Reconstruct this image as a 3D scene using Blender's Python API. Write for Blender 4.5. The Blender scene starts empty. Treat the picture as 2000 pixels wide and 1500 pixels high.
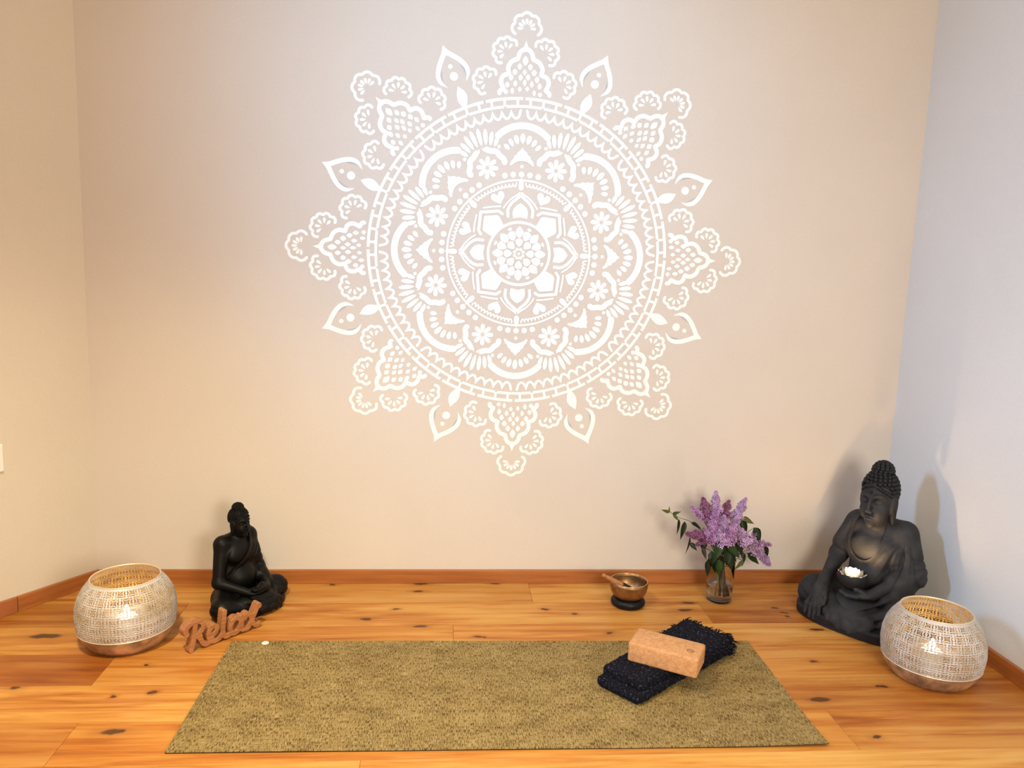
import bpy, bmesh, math, random
import numpy as np
from mathutils import Vector, Matrix
random.seed(7); rng = np.random.default_rng(7)
S = bpy.context.scene
COL = S.collection
PI = math.pi

# ---------------------------------------------------------------- camera, world, light, exposure
D, XL, XR = 3.112, -1.366, 1.929          # back wall depth, its left and right corners
AL, AR = 0.5988, 0.0095                   # how far the side walls turn off the depth axis
BH, BT = 0.057, 0.015                     # baseboard height and thickness
FPX, YAW, PITCH, ROLL, CH = 1514.7, 0.0905, -0.1462, 0.0353, 1.3079
cd = bpy.data.cameras.new('camera'); cam = bpy.data.objects.new('camera', cd); COL.objects.link(cam)
f = Vector((math.sin(YAW)*math.cos(PITCH), math.cos(YAW)*math.cos(PITCH), math.sin(PITCH)))
r0 = Vector((math.cos(YAW), -math.sin(YAW), 0)); u0 = r0.cross(f)
r = r0*math.cos(ROLL)+u0*math.sin(ROLL); u = -r0*math.sin(ROLL)+u0*math.cos(ROLL)
M = Matrix((r, u, -f)).transposed().to_4x4(); M.translation = (0, 0, CH)
cam.matrix_world = M
cd.sensor_width = 36; cd.lens = FPX/2000*36; cd.clip_start = .05
S.camera = cam
S.view_settings.view_transform = 'Standard'; S.view_settings.look = 'None'
S.view_settings.exposure = -0.06; S.view_settings.gamma = 1.0
S.view_settings.use_curve_mapping = False

W = bpy.data.worlds.new('world'); S.world = W; W.use_nodes = True
W.node_tree.nodes['Background'].inputs[0].default_value = (.7, .88, 1.0, 1)
W.node_tree.nodes['Background'].inputs[1].default_value = 0.04

def area(name, loc, target, size, power, color, shape='DISK', size_y=None, spread=None):
    l = bpy.data.lights.new(name, 'AREA'); l.shape = shape; l.size = size
    if size_y: l.size_y = size_y
    l.energy = power; l.color = color
    if spread: l.spread = spread
    o = bpy.data.objects.new(name, l); COL.objects.link(o); o.location = loc
    o.rotation_euler = (Vector(target)-Vector(loc)).to_track_quat('-Z', 'Y').to_euler()
    return o
def spot(name, loc, target, power, color, ang, blend, rad):
    l = bpy.data.lights.new(name, 'SPOT'); l.energy = power; l.color = color
    l.spot_size = ang; l.spot_blend = blend; l.shadow_soft_size = rad
    o = bpy.data.objects.new(name, l); COL.objects.link(o); o.location = loc
    o.rotation_euler = (Vector(target)-Vector(loc)).to_track_quat('-Z', 'Y').to_euler()
    return o
area('floor_lamp_light', (1.05, -.45, 1.30), (.3, 3.0, .55), .9, 65, (1, .945, .78))
spot('ceiling_downlight', (-.75, 1.15, 2.56), (-.75, 1.55, 0), 345, (1, .911, .618), math.radians(105), 1.0, .12)
spot('ceiling_downlight', (.95, 1.15, 2.56), (.95, 1.55, 0), 30, (1, .92, .72), math.radians(105), 1.0, .12)  # second downlight, added to brighten the right of the mandala
area('window_light', (-2.16, 1.84, 1.75), (1.93, 2.35, .80), .45, 16.5, (.30, .60, 1.0), 'RECTANGLE', .6, math.radians(75))
spot('ceiling_spot_light', (-.10, 1.20, 2.55), (.10, 3.11, 1.95), 105, (.265, .60, 1.0), math.radians(80), 1.0, .08)
area('room_fill_light', (-.6, -.6, 2.55), (-.4, .6, 0), .9, 8, (1, .95, .66))  # soft warm fill added overhead behind the camera, lifts the top and left

# ---------------------------------------------------------------- helpers
def nt(name):
    m = bpy.data.materials.new(name); m.use_nodes = True
    t = m.node_tree
    return m, t, t.nodes['Principled BSDF']
def N(t, kind, **kw):
    n = t.nodes.new(kind)
    for k, v in kw.items():
        if k.startswith('i_'):
            key = k[2:]; n.inputs[int(key) if key.isdigit() else key].default_value = v
        else: setattr(n, k, v)
    return n
def L(t, a, b): t.links.new(a, b)
def mathn(t, op, a, b=None, c=None):
    n = t.nodes.new('ShaderNodeMath'); n.operation = op
    for i, v in enumerate((a, b, c)):
        if v is None: continue
        if isinstance(v, (int, float)): n.inputs[i].default_value = v
        else: L(t, v, n.inputs[i])
    return n.outputs[0]
def ramp(t, fac, stops):
    n = t.nodes.new('ShaderNodeValToRGB'); e = n.color_ramp.elements
    while len(e) > 1: e.remove(e[-1])
    e[0].position = stops[0][0]; e[0].color = (*stops[0][1], 1)
    for p, c in stops[1:]:
        x = e.new(p); x.color = (*c, 1)
    L(t, fac, n.inputs[0]); return n.outputs[0]
def mixc(t, fac, a, b, mode='MIX'):
    n = t.nodes.new('ShaderNodeMix'); n.data_type = 'RGBA'; n.blend_type = mode
    for i, v in ((0, fac), (6, a), (7, b)):
        if isinstance(v, (int, float)): n.inputs[i].default_value = v
        elif isinstance(v, tuple): n.inputs[i].default_value = (*v, 1)
        else: L(t, v, n.inputs[i])
    return n.outputs[2]
def simple(name, col, rough=.6, metal=0.0, bump=0, bscale=80, var=0.0, vscale=20, spec=None):
    m, t, b = nt(name)
    b.inputs['Roughness'].default_value = rough; b.inputs['Metallic'].default_value = metal
    if spec is not None: b.inputs['Specular IOR Level'].default_value = spec
    tc = N(t, 'ShaderNodeTexCoord')
    if var:
        n = N(t, 'ShaderNodeTexNoise', i_Scale=vscale, i_Detail=4.0); L(t, tc.outputs['Object'], n.inputs['Vector'])
        c = ramp(t, n.outputs[0], [(.3, tuple(x*(1-var) for x in col)), (.7, tuple(min(1, x*(1+var)) for x in col))])
        L(t, c, b.inputs['Base Color'])
    else: b.inputs['Base Color'].default_value = (*col, 1)
    if bump:
        n = N(t, 'ShaderNodeTexNoise', i_Scale=bscale, i_Detail=3.0); L(t, tc.outputs['Object'], n.inputs['Vector'])
        bp = N(t, 'ShaderNodeBump', i_Strength=bump, i_Distance=.002); L(t, n.outputs[0], bp.inputs['Height']); L(t, bp.outputs[0], b.inputs['Normal'])
    return m

def mesh_obj(name, me, mat=None, parent=None, smooth=False):
    o = bpy.data.objects.new(name, me); COL.objects.link(o)
    if mat and not me.materials: me.materials.append(mat)
    if parent: o.parent = parent
    if smooth: me.polygons.foreach_set('use_smooth', [True]*len(me.polygons))
    return o
def bobj(name, bm, mat, parent=None, smooth=False):
    me = bpy.data.meshes.new(name); bmesh.ops.recalc_face_normals(bm, faces=bm.faces[:]) if not bm.faces or not getattr(bm, 'keep', False) else None
    bm.to_mesh(me); bm.free()
    return mesh_obj(name, me, mat, parent, smooth)
def arr(name, V, F, mat, parent=None, smooth=True):
    me = bpy.data.meshes.new(name); me.from_pydata(V.tolist() if hasattr(V, 'tolist') else V, [], F.tolist() if hasattr(F, 'tolist') else F)
    me.update(); return mesh_obj(name, me, mat, parent, smooth)
def thing(name, label, cat, loc=(0, 0, 0), rz=0, group=None):
    o = bpy.data.objects.new(name, None); COL.objects.link(o); o.empty_display_size = .05
    o.location = loc; o.rotation_euler = (0, 0, rz)
    return tag(o, label, cat, group)
def tag(o, label, cat, group=None):
    o['label'] = label; o['category'] = cat
    if group: o['group'] = group
    return o
def box_bm(x0, x1, y0, y1, z0, z1, bev=0, seg=2, bm=None):
    bm = bm or bmesh.new()
    v = [bm.verts.new(p) for p in ((x0,y0,z0),(x1,y0,z0),(x1,y1,z0),(x0,y1,z0),(x0,y0,z1),(x1,y0,z1),(x1,y1,z1),(x0,y1,z1))]
    for q in ((0,3,2,1),(4,5,6,7),(0,1,5,4),(1,2,6,5),(2,3,7,6),(3,0,4,7)): bm.faces.new([v[i] for i in q])
    if bev: bmesh.ops.bevel(bm, geom=bm.edges[:], offset=bev, segments=seg, affect='EDGES', profile=.5)
    return bm
def lathe_bm(prof, n=64, bm=None, close=False):
    bm = bm or bmesh.new(); rings = []
    for rr, z in prof:
        rings.append([bm.verts.new((rr*math.cos(2*PI*k/n), rr*math.sin(2*PI*k/n), z)) for k in range(n)] if rr > 1e-6 else [bm.verts.new((0, 0, z))])
    seq = list(zip(rings[:-1], rings[1:]))
    if close: seq.append((rings[-1], rings[0]))
    for a, b in seq:
        for k in range(n):
            k2 = (k+1) % n
            if len(a) == 1 and len(b) == 1: continue
            if len(a) == 1: bm.faces.new((a[0], b[k], b[k2]))
            elif len(b) == 1: bm.faces.new((a[k], a[k2], b[0]))
            else: bm.faces.new((a[k], a[k2], b[k2], b[k]))
    return bm
def tube_bm(pts, rad, n=8, bm=None, caps=True):
    bm = bm or bmesh.new(); pts = [Vector(p) for p in pts]; rings = []
    rads = rad if isinstance(rad, (list, tuple)) else [rad]*len(pts)
    t = (pts[1]-pts[0]).normalized(); a = Vector((0, 0, 1)) if abs(t.z) < .9 else Vector((1, 0, 0)); nx = t.cross(a).normalized()
    for i, p in enumerate(pts):
        t = (pts[min(i+1, len(pts)-1)]-pts[max(i-1, 0)]).normalized()
        nx = (nx-t*nx.dot(t)).normalized(); ny = t.cross(nx)
        rings.append([bm.verts.new(p+rads[i]*(nx*math.cos(2*PI*k/n)+ny*math.sin(2*PI*k/n))) for k in range(n)])
    for a_, b_ in zip(rings[:-1], rings[1:]):
        for k in range(n): bm.faces.new((a_[k], a_[(k+1) % n], b_[(k+1) % n], b_[k]))
    if caps: bm.faces.new(rings[0][::-1]); bm.faces.new(rings[-1])
    return bm
def spline(ctrl, n=8):
    c = [Vector(p) for p in ctrl]; c = [c[0]*2-c[1]]+c+[c[-1]*2-c[-2]]; out = []
    for i in range(1, len(c)-2):
        for k in range(n):
            t = k/n; a, b, d, e = c[i-1:i+3]
            out.append(.5*((2*b)+(d-a)*t+(2*a-5*b+4*d-e)*t*t+(3*b-a-3*d+e)*t**3))
    out.append(c[-2]); return out

# signed-distance modelling for sculpted things
class Field:
    def __init__(s, lo, hi, h):
        s.lo = np.array(lo, float); s.h = h; s.n = np.ceil((np.array(hi)-s.lo)/h).astype(int)+1
        s.ax = [(s.lo[i]+np.arange(s.n[i])*h).astype(np.float32) for i in range(3)]
        s.D = np.full(s.n, 1.0, np.float32)
    def win(s, lo, hi):
        sl = tuple(slice(max(0, int((lo[i]-s.lo[i])/s.h)), min(s.n[i], int((hi[i]-s.lo[i])/s.h)+2)) for i in range(3))
        return sl, np.meshgrid(*[s.ax[i][sl[i]] for i in range(3)], indexing='ij', sparse=True)
    def put(s, sl, d, k, mode='add'):
        a = s.D[sl]
        if mode == 'sub': a, d, sg = -a, d, -1
        else: sg = 1
        if k <= 0: res = np.minimum(a, d)
        else:
            hh = np.clip(.5+.5*(a-d)/k, 0, 1); res = a*(1-hh)+d*hh-k*hh*(1-hh)
        s.D[sl] = sg*res
    def ell(s, c, rad, k=.02, rot=None, mode='add'):
        c = np.array(c, float); rad = np.array(rad, float); m = rad.max()+k+3*s.h if rot is not None else rad+k+3*s.h
        sl, (X, Y, Z) = s.win(c-m, c+m); X, Y, Z = X-c[0], Y-c[1], Z-c[2]
        if rot is not None:
            R = np.array(Matrix.Rotation(rot[0], 3, 'X') @ Matrix.Rotation(rot[1], 3, 'Y') @ Matrix.Rotation(rot[2], 3, 'Z')).T
            X, Y, Z = (R[i, 0]*X+R[i, 1]*Y+R[i, 2]*Z for i in range(3))
        k0 = np.sqrt((X/rad[0])**2+(Y/rad[1])**2+(Z/rad[2])**2); k1 = np.sqrt((X/rad[0]**2)**2+(Y/rad[1]**2)**2+(Z/rad[2]**2)**2)
        s.put(sl, (k0*(k0-1)/np.maximum(k1, 1e-6)).astype(np.float32), k, mode)
    def cap(s, a, b, ra, rb=None, k=.02, mode='add'):
        rb = ra if rb is None else rb; a = np.array(a, float); b = np.array(b, float); m = max(ra, rb)+k+3*s.h
        sl, (X, Y, Z) = s.win(np.minimum(a, b)-m, np.maximum(a, b)+m); ba = b-a; q = max(float(ba@ba), 1e-9)
        t = np.clip(((X-a[0])*ba[0]+(Y-a[1])*ba[1]+(Z-a[2])*ba[2])/q, 0, 1)
        d = np.sqrt((X-a[0]-t*ba[0])**2+(Y-a[1]-t*ba[1])**2+(Z-a[2]-t*ba[2])**2)-(ra+(rb-ra)*t)
        s.put(sl, d.astype(np.float32), k, mode)
    def path(s, pts, ra, rb=None, k=.02, mode='add'):
        rb = ra if rb is None else rb; n = len(pts)-1
        for i in range(n): s.cap(pts[i], pts[i+1], ra+(rb-ra)*i/n, ra+(rb-ra)*(i+1)/n, k, mode)
    def rbox(s, c, half, rr, k=.01, mode='add'):
        c = np.array(c, float); half = np.array(half, float); m = half+k+3*s.h
        sl, (X, Y, Z) = s.win(c-m, c+m)
        q = [np.abs(A-c[i])-(half[i]-rr) for i, A in enumerate((X, Y, Z))]
        d = np.sqrt(sum(np.maximum(v, 0)**2 for v in q))+np.minimum(np.maximum(np.maximum(q[0], q[1]), q[2]), 0)-rr
        s.put(sl, d.astype(np.float32), k, mode)
    def grid(s): return np.meshgrid(*s.ax, indexing='ij', sparse=True)
    def mesh(s):
        Dm = s.D; Dm[0], Dm[-1], Dm[:, 0], Dm[:, -1], Dm[:, :, 0], Dm[:, :, -1] = (1e-3+np.abs(x) for x in (Dm[0], Dm[-1], Dm[:, 0], Dm[:, -1], Dm[:, :, 0], Dm[:, :, -1]))
        ins = Dm < 0; nx, ny, nz = Dm.shape
        cnt = np.zeros((nx-1, ny-1, nz-1), np.int8); off = [(i, j, k) for i in (0, 1) for j in (0, 1) for k in (0, 1)]
        for i, j, k in off: cnt += ins[i:nx-1+i, j:ny-1+j, k:nz-1+k]
        act = np.argwhere((cnt > 0) & (cnt < 8)); idx = np.full(cnt.shape, -1, np.int32); idx[tuple(act.T)] = np.arange(len(act))
        P = np.zeros((len(act), 3)); C = np.zeros(len(act))
        val = {o: Dm[act[:, 0]+o[0], act[:, 1]+o[1], act[:, 2]+o[2]] for o in off}
        for o in off:
            for a in range(3):
                if o[a]: continue
                o2 = tuple(1 if q == a else o[q] for q in range(3)); v0, v1 = val[o], val[o2]; x = (v0 < 0) != (v1 < 0)
                t = np.where(x, v0/np.where(x, v0-v1, 1), 0); p = np.tile(np.array(o, float), (len(act), 1)); p[:, a] = t
                P[x] += p[x]; C += x
        V = s.lo+(act+P/C[:, None])*s.h; Fs = []
        for a in range(3):
            b, c = (a+1) % 3, (a+2) % 3
            s0 = [slice(None)]*3; s1 = [slice(None)]*3; s0[a] = slice(0, -1); s1[a] = slice(1, None)
            e = ins[tuple(s0)] != ins[tuple(s1)]; e0 = ins[tuple(s0)]
            q = np.argwhere(e); q = q[(q[:, b] > 0) & (q[:, c] > 0) & (q[:, b] < Dm.shape[b]-1) & (q[:, c] < Dm.shape[c]-1)]
            def cell(db, dc):
                w = q.copy(); w[:, b] -= db; w[:, c] -= dc; return idx[tuple(w.T)]
            quad = np.stack([cell(1, 1), cell(0, 1), cell(0, 0), cell(1, 0)], 1); fl = ~e0[tuple(q.T)]
            quad[fl] = quad[fl][:, ::-1]; Fs.append(quad)
        return V, np.concatenate(Fs)

# ---------------------------------------------------------------- materials of the room
def wall_mat(name, col, var=.03):
    m, t, b = nt(name); b.inputs['Roughness'].default_value = .85; b.inputs['Specular IOR Level'].default_value = .25
    tc = N(t, 'ShaderNodeTexCoord')
    n1 = N(t, 'ShaderNodeTexNoise', i_Scale=2.2, i_Detail=3.0); L(t, tc.outputs['Object'], n1.inputs['Vector'])
    n2 = N(t, 'ShaderNodeTexNoise', i_Scale=160.0, i_Detail=3.0); L(t, tc.outputs['Object'], n2.inputs['Vector'])
    mixv = mathn(t, 'ADD', mathn(t, 'MULTIPLY', n1.outputs[0], .5), mathn(t, 'MULTIPLY', n2.outputs[0], .5))
    L(t, ramp(t, mixv, [(.35, tuple(c*(1-var) for c in col)), (.65, tuple(c*(1+var) for c in col))]), b.inputs['Base Color'])
    bp = N(t, 'ShaderNodeBump', i_Strength=.18, i_Distance=.0015); L(t, n2.outputs[0], bp.inputs['Height']); L(t, bp.outputs[0], b.inputs['Normal'])
    return m
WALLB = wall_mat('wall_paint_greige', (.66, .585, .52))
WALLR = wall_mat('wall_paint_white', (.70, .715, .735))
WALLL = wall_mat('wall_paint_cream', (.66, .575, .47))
WHITE = simple('white_stencil_paint', (.93, .92, .90), .7)

KNOTS = [(-1.345, 2.65, 0.061), (-0.071, 3.096, 0.034), (-0.073, 3.018, 0.025), (-0.059, 2.707, 0.03), (0.15, 2.623, 0.019), (0.174, 2.619, 0.009), (-0.156, 2.851, 0.015), (0.235, 3.1, 0.019), (-0.666, 2.811, 0.017), (-0.931, 2.441, 0.011), (-0.965, 2.257, 0.009), (-0.891, 2.075, 0.038), (1.349, 2.851, 0.023), (1.369, 2.809, 0.015), (1.369, 2.772, 0.011), (1.436, 2.658, 0.027), (1.304, 2.424, 0.011), (1.455, 2.253, 0.019), (1.207, 2.183, 0.038), (1.282, 1.98, 0.015), (0.418, 2.845, 0.013), (0.53, 2.803, 0.011), (1.011, 2.897, 0.027), (0.971, 2.836, 0.034), (-0.431, 3.086, 0.019), (-0.264, 2.768, 0.027), (0.631, 2.644, 0.012), (-0.853, 2.277, 0.012), (-1.271, 2.313, 0.019)]
def floor_mat():
    m, t, b = nt('oiled_plank_wood')
    g = N(t, 'ShaderNodeNewGeometry'); oi = N(t, 'ShaderNodeObjectInfo')
    rnd = mathn(t, 'MULTIPLY', oi.outputs['Random'], 37.0)
    off = N(t, 'ShaderNodeCombineXYZ'); L(t, rnd, off.inputs[0]); L(t, rnd, off.inputs[2])
    pos = N(t, 'ShaderNodeVectorMath', operation='ADD'); L(t, g.outputs['Position'], pos.inputs[0]); L(t, off.outputs[0], pos.inputs[1])
    def streak(sx, sy, sc, det, dist=0):
        mp = N(t, 'ShaderNodeMapping'); mp.inputs['Scale'].default_value = (sx, sy, 1); L(t, pos.outputs[0], mp.inputs[0])
        n = N(t, 'ShaderNodeTexNoise', i_Scale=sc, i_Detail=det, i_Distortion=dist); L(t, mp.outputs[0], n.inputs['Vector']); return n.outputs[0]
    a = streak(.9, 9, 3.0, 6, .4); c = streak(.6, 30, 4.0, 4); d = streak(.5, 2.2, 1.6, 3)
    v = mathn(t, 'ADD', mathn(t, 'MULTIPLY', a, .5), mathn(t, 'ADD', mathn(t, 'MULTIPLY', c, .2), mathn(t, 'MULTIPLY', d, .35)))
    base = ramp(t, v, [(.36, (.26, .070, .010)), (.47, (.42, .150, .026)), (.56, (.52, .240, .054)), (.68, (.585, .318, .095))])
    base = mixc(t, 1.0, base, oi.outputs['Color'], 'MULTIPLY')
    wob = N(t, 'ShaderNodeTexNoise', i_Scale=28.0, i_Detail=3.0); L(t, g.outputs['Position'], wob.inputs['Vector'])
    wv = N(t, 'ShaderNodeVectorMath', operation='MULTIPLY_ADD'); L(t, wob.outputs['Color'], wv.inputs[0]); wv.inputs[1].default_value = (.05, .022, 0); L(t, g.outputs['Position'], wv.inputs[2])
    tot = None; halo = None
    for x, y, w in KNOTS:
        s = N(t, 'ShaderNodeVectorMath', operation='SUBTRACT'); L(t, wv.outputs[0], s.inputs[0]); s.inputs[1].default_value = (x+.025, y+.011, 0)
        q = N(t, 'ShaderNodeVectorMath', operation='MULTIPLY'); L(t, s.outputs[0], q.inputs[0])
        hy = min(max(w*.42, .010), .022) if w < .1 else .007; q.inputs[1].default_value = (1/(w*1.15), 1/hy, 0)
        ln = N(t, 'ShaderNodeVectorMath', operation='LENGTH'); L(t, q.outputs[0], ln.inputs[0])
        k = mathn(t, 'SMOOTH_MIN', ln.outputs['Value'], tot, .15) if tot is not None else ln.outputs['Value']; tot = k
    core = N(t, 'ShaderNodeMapRange', i_1=.55, i_2=1.0, i_3=.9, i_4=0.0); core.interpolation_type = 'SMOOTHSTEP'; L(t, tot, core.inputs[0])
    halo = N(t, 'ShaderNodeMapRange', i_1=.6, i_2=2.6, i_3=.55, i_4=0.0); halo.interpolation_type = 'SMOOTHSTEP'; L(t, tot, halo.inputs[0])
    col = mixc(t, halo.outputs[0], base, (.30, .10, .018)); col = mixc(t, core.outputs[0], col, (.06, .019, .005))
    L(t, col, b.inputs['Base Color'])
    L(t, mathn(t, 'ADD', .36, mathn(t, 'MULTIPLY', c, .22)), b.inputs['Roughness'])
    b.inputs['Specular IOR Level'].default_value = .35
    bp = N(t, 'ShaderNodeBump', i_Strength=.12, i_Distance=.001); L(t, c, bp.inputs['Height']); L(t, bp.outputs[0], b.inputs['Normal'])
    return m
FLOOR = floor_mat()
def trim_mat():
    m, t, b = nt('baseboard_beech'); tc = N(t, 'ShaderNodeTexCoord'); mp = N(t, 'ShaderNodeMapping'); mp.inputs['Scale'].default_value = (1.2, 10, 22); L(t, tc.outputs['Object'], mp.inputs[0])
    n = N(t, 'ShaderNodeTexNoise', i_Scale=3.0, i_Detail=4.0); L(t, mp.outputs[0], n.inputs['Vector'])
    L(t, ramp(t, n.outputs[0], [(.3, (.30, .088, .019)), (.7, (.42, .145, .036))]), b.inputs['Base Color']); b.inputs['Roughness'].default_value = .42
    return m
TRIM = trim_mat()

# ---------------------------------------------------------------- room shell
def structure(o): o['kind'] = 'structure'; return o
LD = Vector((-math.sin(AL), -math.cos(AL), 0)); LN = Vector((math.cos(AL), -math.sin(AL), 0))   # left wall: along, inward normal
RD = Vector((math.sin(AR), -math.cos(AR), 0)); RN = Vector((-math.cos(AR), -math.sin(AR), 0))
LC, RC = Vector((XL, D, 0)), Vector((XR, D, 0))
H = 2.62
def slab_poly(name, pts, z0, z1, mat):
    bm = bmesh.new(); a = [bm.verts.new((p[0], p[1], z0)) for p in pts]; b = [bm.verts.new((p[0], p[1], z1)) for p in pts]
    bm.faces.new(a[::-1]); bm.faces.new(b)
    for i in range(len(a)): j = (i+1) % len(a); bm.faces.new((a[i], a[j], b[j], b[i]))
    return structure(bobj(name, bm, mat))
LEND = LC+LD*4.6; REND = RC+RD*4.4
slab_poly('wall_back', [LC, RC, RC+Vector((.12, .12, 0)), LC+Vector((-.1, .12, 0))], 0, H, WALLB)
slab_poly('wall_left', [LC, LEND, LEND-LN*.12, LC-LN*.12], 0, H, WALLL)
slab_poly('wall_right', [RC, REND, REND-RN*.12, RC-RN*.12], 0, H, WALLR)
slab_poly('wall_front', [LEND, REND, REND-Vector((0, .12, 0)), LEND-Vector((0, .12, 0))], 0, H, WALLR)
slab_poly('ceiling', [LC, RC, REND, LEND], H, H+.1, simple('ceiling_paint', (.80, .76, .70), .9))
floor = slab_poly('floor', [LC+Vector((-.05, .05, 0)), RC+Vector((.05, .05, 0)), REND+Vector((.05, 0, 0)), LEND+Vector((-.05, 0, 0))], -.06, -.0125, simple('floor_joint_dark', (.10, .045, .015), .9))  # base slab in the dark joint colour, seen between the planks
# planks: rows of 0.198 m along the back wall, end joints where the photograph shows them
PW = .198
joints = {0: [.379, -1.7], 1: [1.05, -.95], 2: [.059, -2.0], 3: [-1.054, 1.05], 4: [.55, -1.75], 5: [-1.002, 1.2], 6: [-.195, 1.9], 7: [-1.2, .8], 8: [.3, -1.6], 9: [-.8, 1.1]}
tints = {(0, 0): (.80, .74, .66), (0, 1): (.95, .92, .9), (0, 2): (1.08, 1.1, 1.12), (1, 0): (.74, .64, .5), (1, 1): (1.04, 1.06, 1.05), (1, 2): (.84, .73, .58),
         (2, 0): (1, 1, 1), (2, 1): (1.0, .98, .9), (2, 2): (1.05, 1.04, 1.0), (3, 0): (.72, .56, .44), (3, 1): (.95, .86, .74), (3, 2): (.98, .90, .78),
         (4, 0): (1.1, 1.14, 1.1), (4, 1): (1.1, 1.14, 1.1), (4, 2): (.86, .74, .6), (5, 0): (.86, .74, .62), (5, 1): (.98, .86, .66), (5, 2): (1.0, .95, .8), (6, 0): (1.02, 1.0, .86), (6, 1): (1.1, 1.12, 1.0), (6, 2): (1.08, 1.08, .95)}
def xl_at(y): return XL-(D-y)*math.tan(AL)+.004
def xr_at(y): return XR+(D-y)*math.tan(AR)-.004
for row in range(22):
    y1 = D-.001-row*PW; y0 = y1-PW+.0008
    js = sorted(joints.get(row, [(-1.3+row*.77) % 2.1-1.2, (-.2+row*.77) % 2.1+.9]))
    xs = [-9]+js+[9]
    for k in range(len(xs)-1):
        def clampx(x, y): return min(max(x, xl_at(y)), xr_at(y))
        g = .0004
        P = [(clampx(xs[k]+g, y0), y0), (clampx(xs[k+1]-g, y0), y0), (clampx(xs[k+1]-g, y1), y1), (clampx(xs[k]+g, y1), y1)]
        if P[1][0]-P[0][0] < .01: continue
        bm = bmesh.new(); c = .0006
        cx = sum(p[0] for p in P)/4; cy = sum(p[1] for p in P)/4
        P = [(p[0]-cx, p[1]-cy) for p in P]
        lo = [bm.verts.new((p[0], p[1], -.012)) for p in P]; mid = [bm.verts.new((p[0], p[1], -c)) for p in P]
        top = [bm.verts.new((p[0]-math.copysign(c, p[0]), p[1]-math.copysign(c, p[1]), 0)) for p in P]
        bm.faces.new(top)
        for A, B in ((lo, mid), (mid, top)):
            for i in range(4): bm.faces.new((A[i], A[(i+1) % 4], B[(i+1) % 4], B[i]))
        o = bobj('plank', bm, FLOOR, floor); o.location = (cx, cy, 0)
        tt = tints.get((row, k))
        if tt is None: q = random.uniform(.82, 1.12); tt = (q, q*random.uniform(.92, 1.02), q*random.uniform(.85, 1.0))
        o.color = (*tt, 1)
# baseboards
def board(name, a, b, n, parent=None, h=BH):
    dirv = (b-a).normalized(); ln = (b-a).length
    bm = box_bm(0, ln, -BT, 0, 0, h, .0018, 2); o = bobj(name, bm, TRIM, parent)
    ang = math.atan2(dirv.y, dirv.x)
    if parent is None: o.location = a; o.rotation_euler = (0, 0, ang)
    return o
structure(board('baseboard_back', LC+Vector((.012, 0, 0)), RC+Vector((-.016, 0, 0)), None))
bl = structure(board('baseboard_left', LC+LD*.318+LN*.0, LC+LN*.0, None))
b2 = structure(board('baseboard_left', LC+LD*4.5, LC+LD*.320, None)); b2.data.materials.clear(); b2.data.materials.append(simple('baseboard_dark_beech', (.34, .11, .035), .45, var=.12, vscale=14))
structure(board('baseboard_right', RC, RC+RD*4.3, None))

# ---------------------------------------------------------------- wall mandala (white stencil paint), units: 457 = radius
MU = .915/457; MY = .0008
mand = thing('wall_mandala', 'large white lace-like mandala painted on the greige back wall', 'mandala', (.291, D, 1.3715))
MSH = {}
def flat(polys, strokes, name):
    """polys: closed outlines, strokes: (points, width or widths, closed) -> one mesh in the wall plane"""
    bm = bmesh.new()
    MSH[name] = MSH.get('n', 0); MSH['n'] = MSH.get('n', 0)+1; lay = [MY+.00003*MSH['n'], 0]
    def V(p): return bm.verts.new((p[0]*MU, -lay[0], p[1]*MU))
    for pl in polys:
        f_ = bm.faces.new([V(p) for p in pl])
    for pts, w, closed in strokes:
        sq = isinstance(w, str); w = float(w) if sq else w
        lay[1] += 1; lay[0] = MY+.00003*MSH['n']+.0000035*(lay[1] % 7)
        n = len(pts); ws = w if isinstance(w, (list, tuple)) else [w]*n; Lf, Rt = [], []
        for i in range(n):
            a = pts[(i-1) % n] if (closed or i > 0) else pts[i]; b = pts[(i+1) % n] if (closed or i < n-1) else pts[i]
            dx, dy = b[0]-a[0], b[1]-a[1]; q = math.hypot(dx, dy) or 1; nx, ny = -dy/q*ws[i]/2, dx/q*ws[i]/2
            Lf.append(V((pts[i][0]+nx, pts[i][1]+ny))); Rt.append(V((pts[i][0]-nx, pts[i][1]-ny)))
        for i in range(n if closed else n-1):
            j = (i+1) % n; bm.faces.new((Lf[i], Rt[i], Rt[j], Lf[j]))
        if not closed:
            for e, sgn in ((0, -1), (n-1, 1)):
                if ws[e] < 2.5 or sq: continue
                a = pts[e]; b = pts[e+1] if e == 0 else pts[e-1]; ang = math.atan2(a[1]-b[1], a[0]-b[0])
                bm.faces.new([V((a[0]+ws[e]/2*math.cos(ang+t), a[1]+ws[e]/2*math.sin(ang+t))) for t in np.linspace(-PI/2, PI/2, 7)])
    bmesh.ops.triangulate(bm, faces=[q for q in bm.faces if len(q.verts) > 4], ngon_method='EAR_CLIP')
    for q in bm.faces:
        q.normal_update()
        if q.normal.y > 0: q.normal_flip()
    me = bpy.data.meshes.new(name); bm.to_mesh(me); bm.free(); me.materials.append(WHITE); return me
def around(name, me, n, a0=0.0, parent=None):
    for k in range(n):
        o = bpy.data.objects.new(name, me); COL.objects.link(o); o.parent = parent or mand
        o.rotation_euler = (0, math.radians(a0+k*360/n), 0)
def circ(cx, cy, r_, n=16): return [(cx+r_*math.cos(2*PI*k/n), cy+r_*math.sin(2*PI*k/n)) for k in range(n)]
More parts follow.
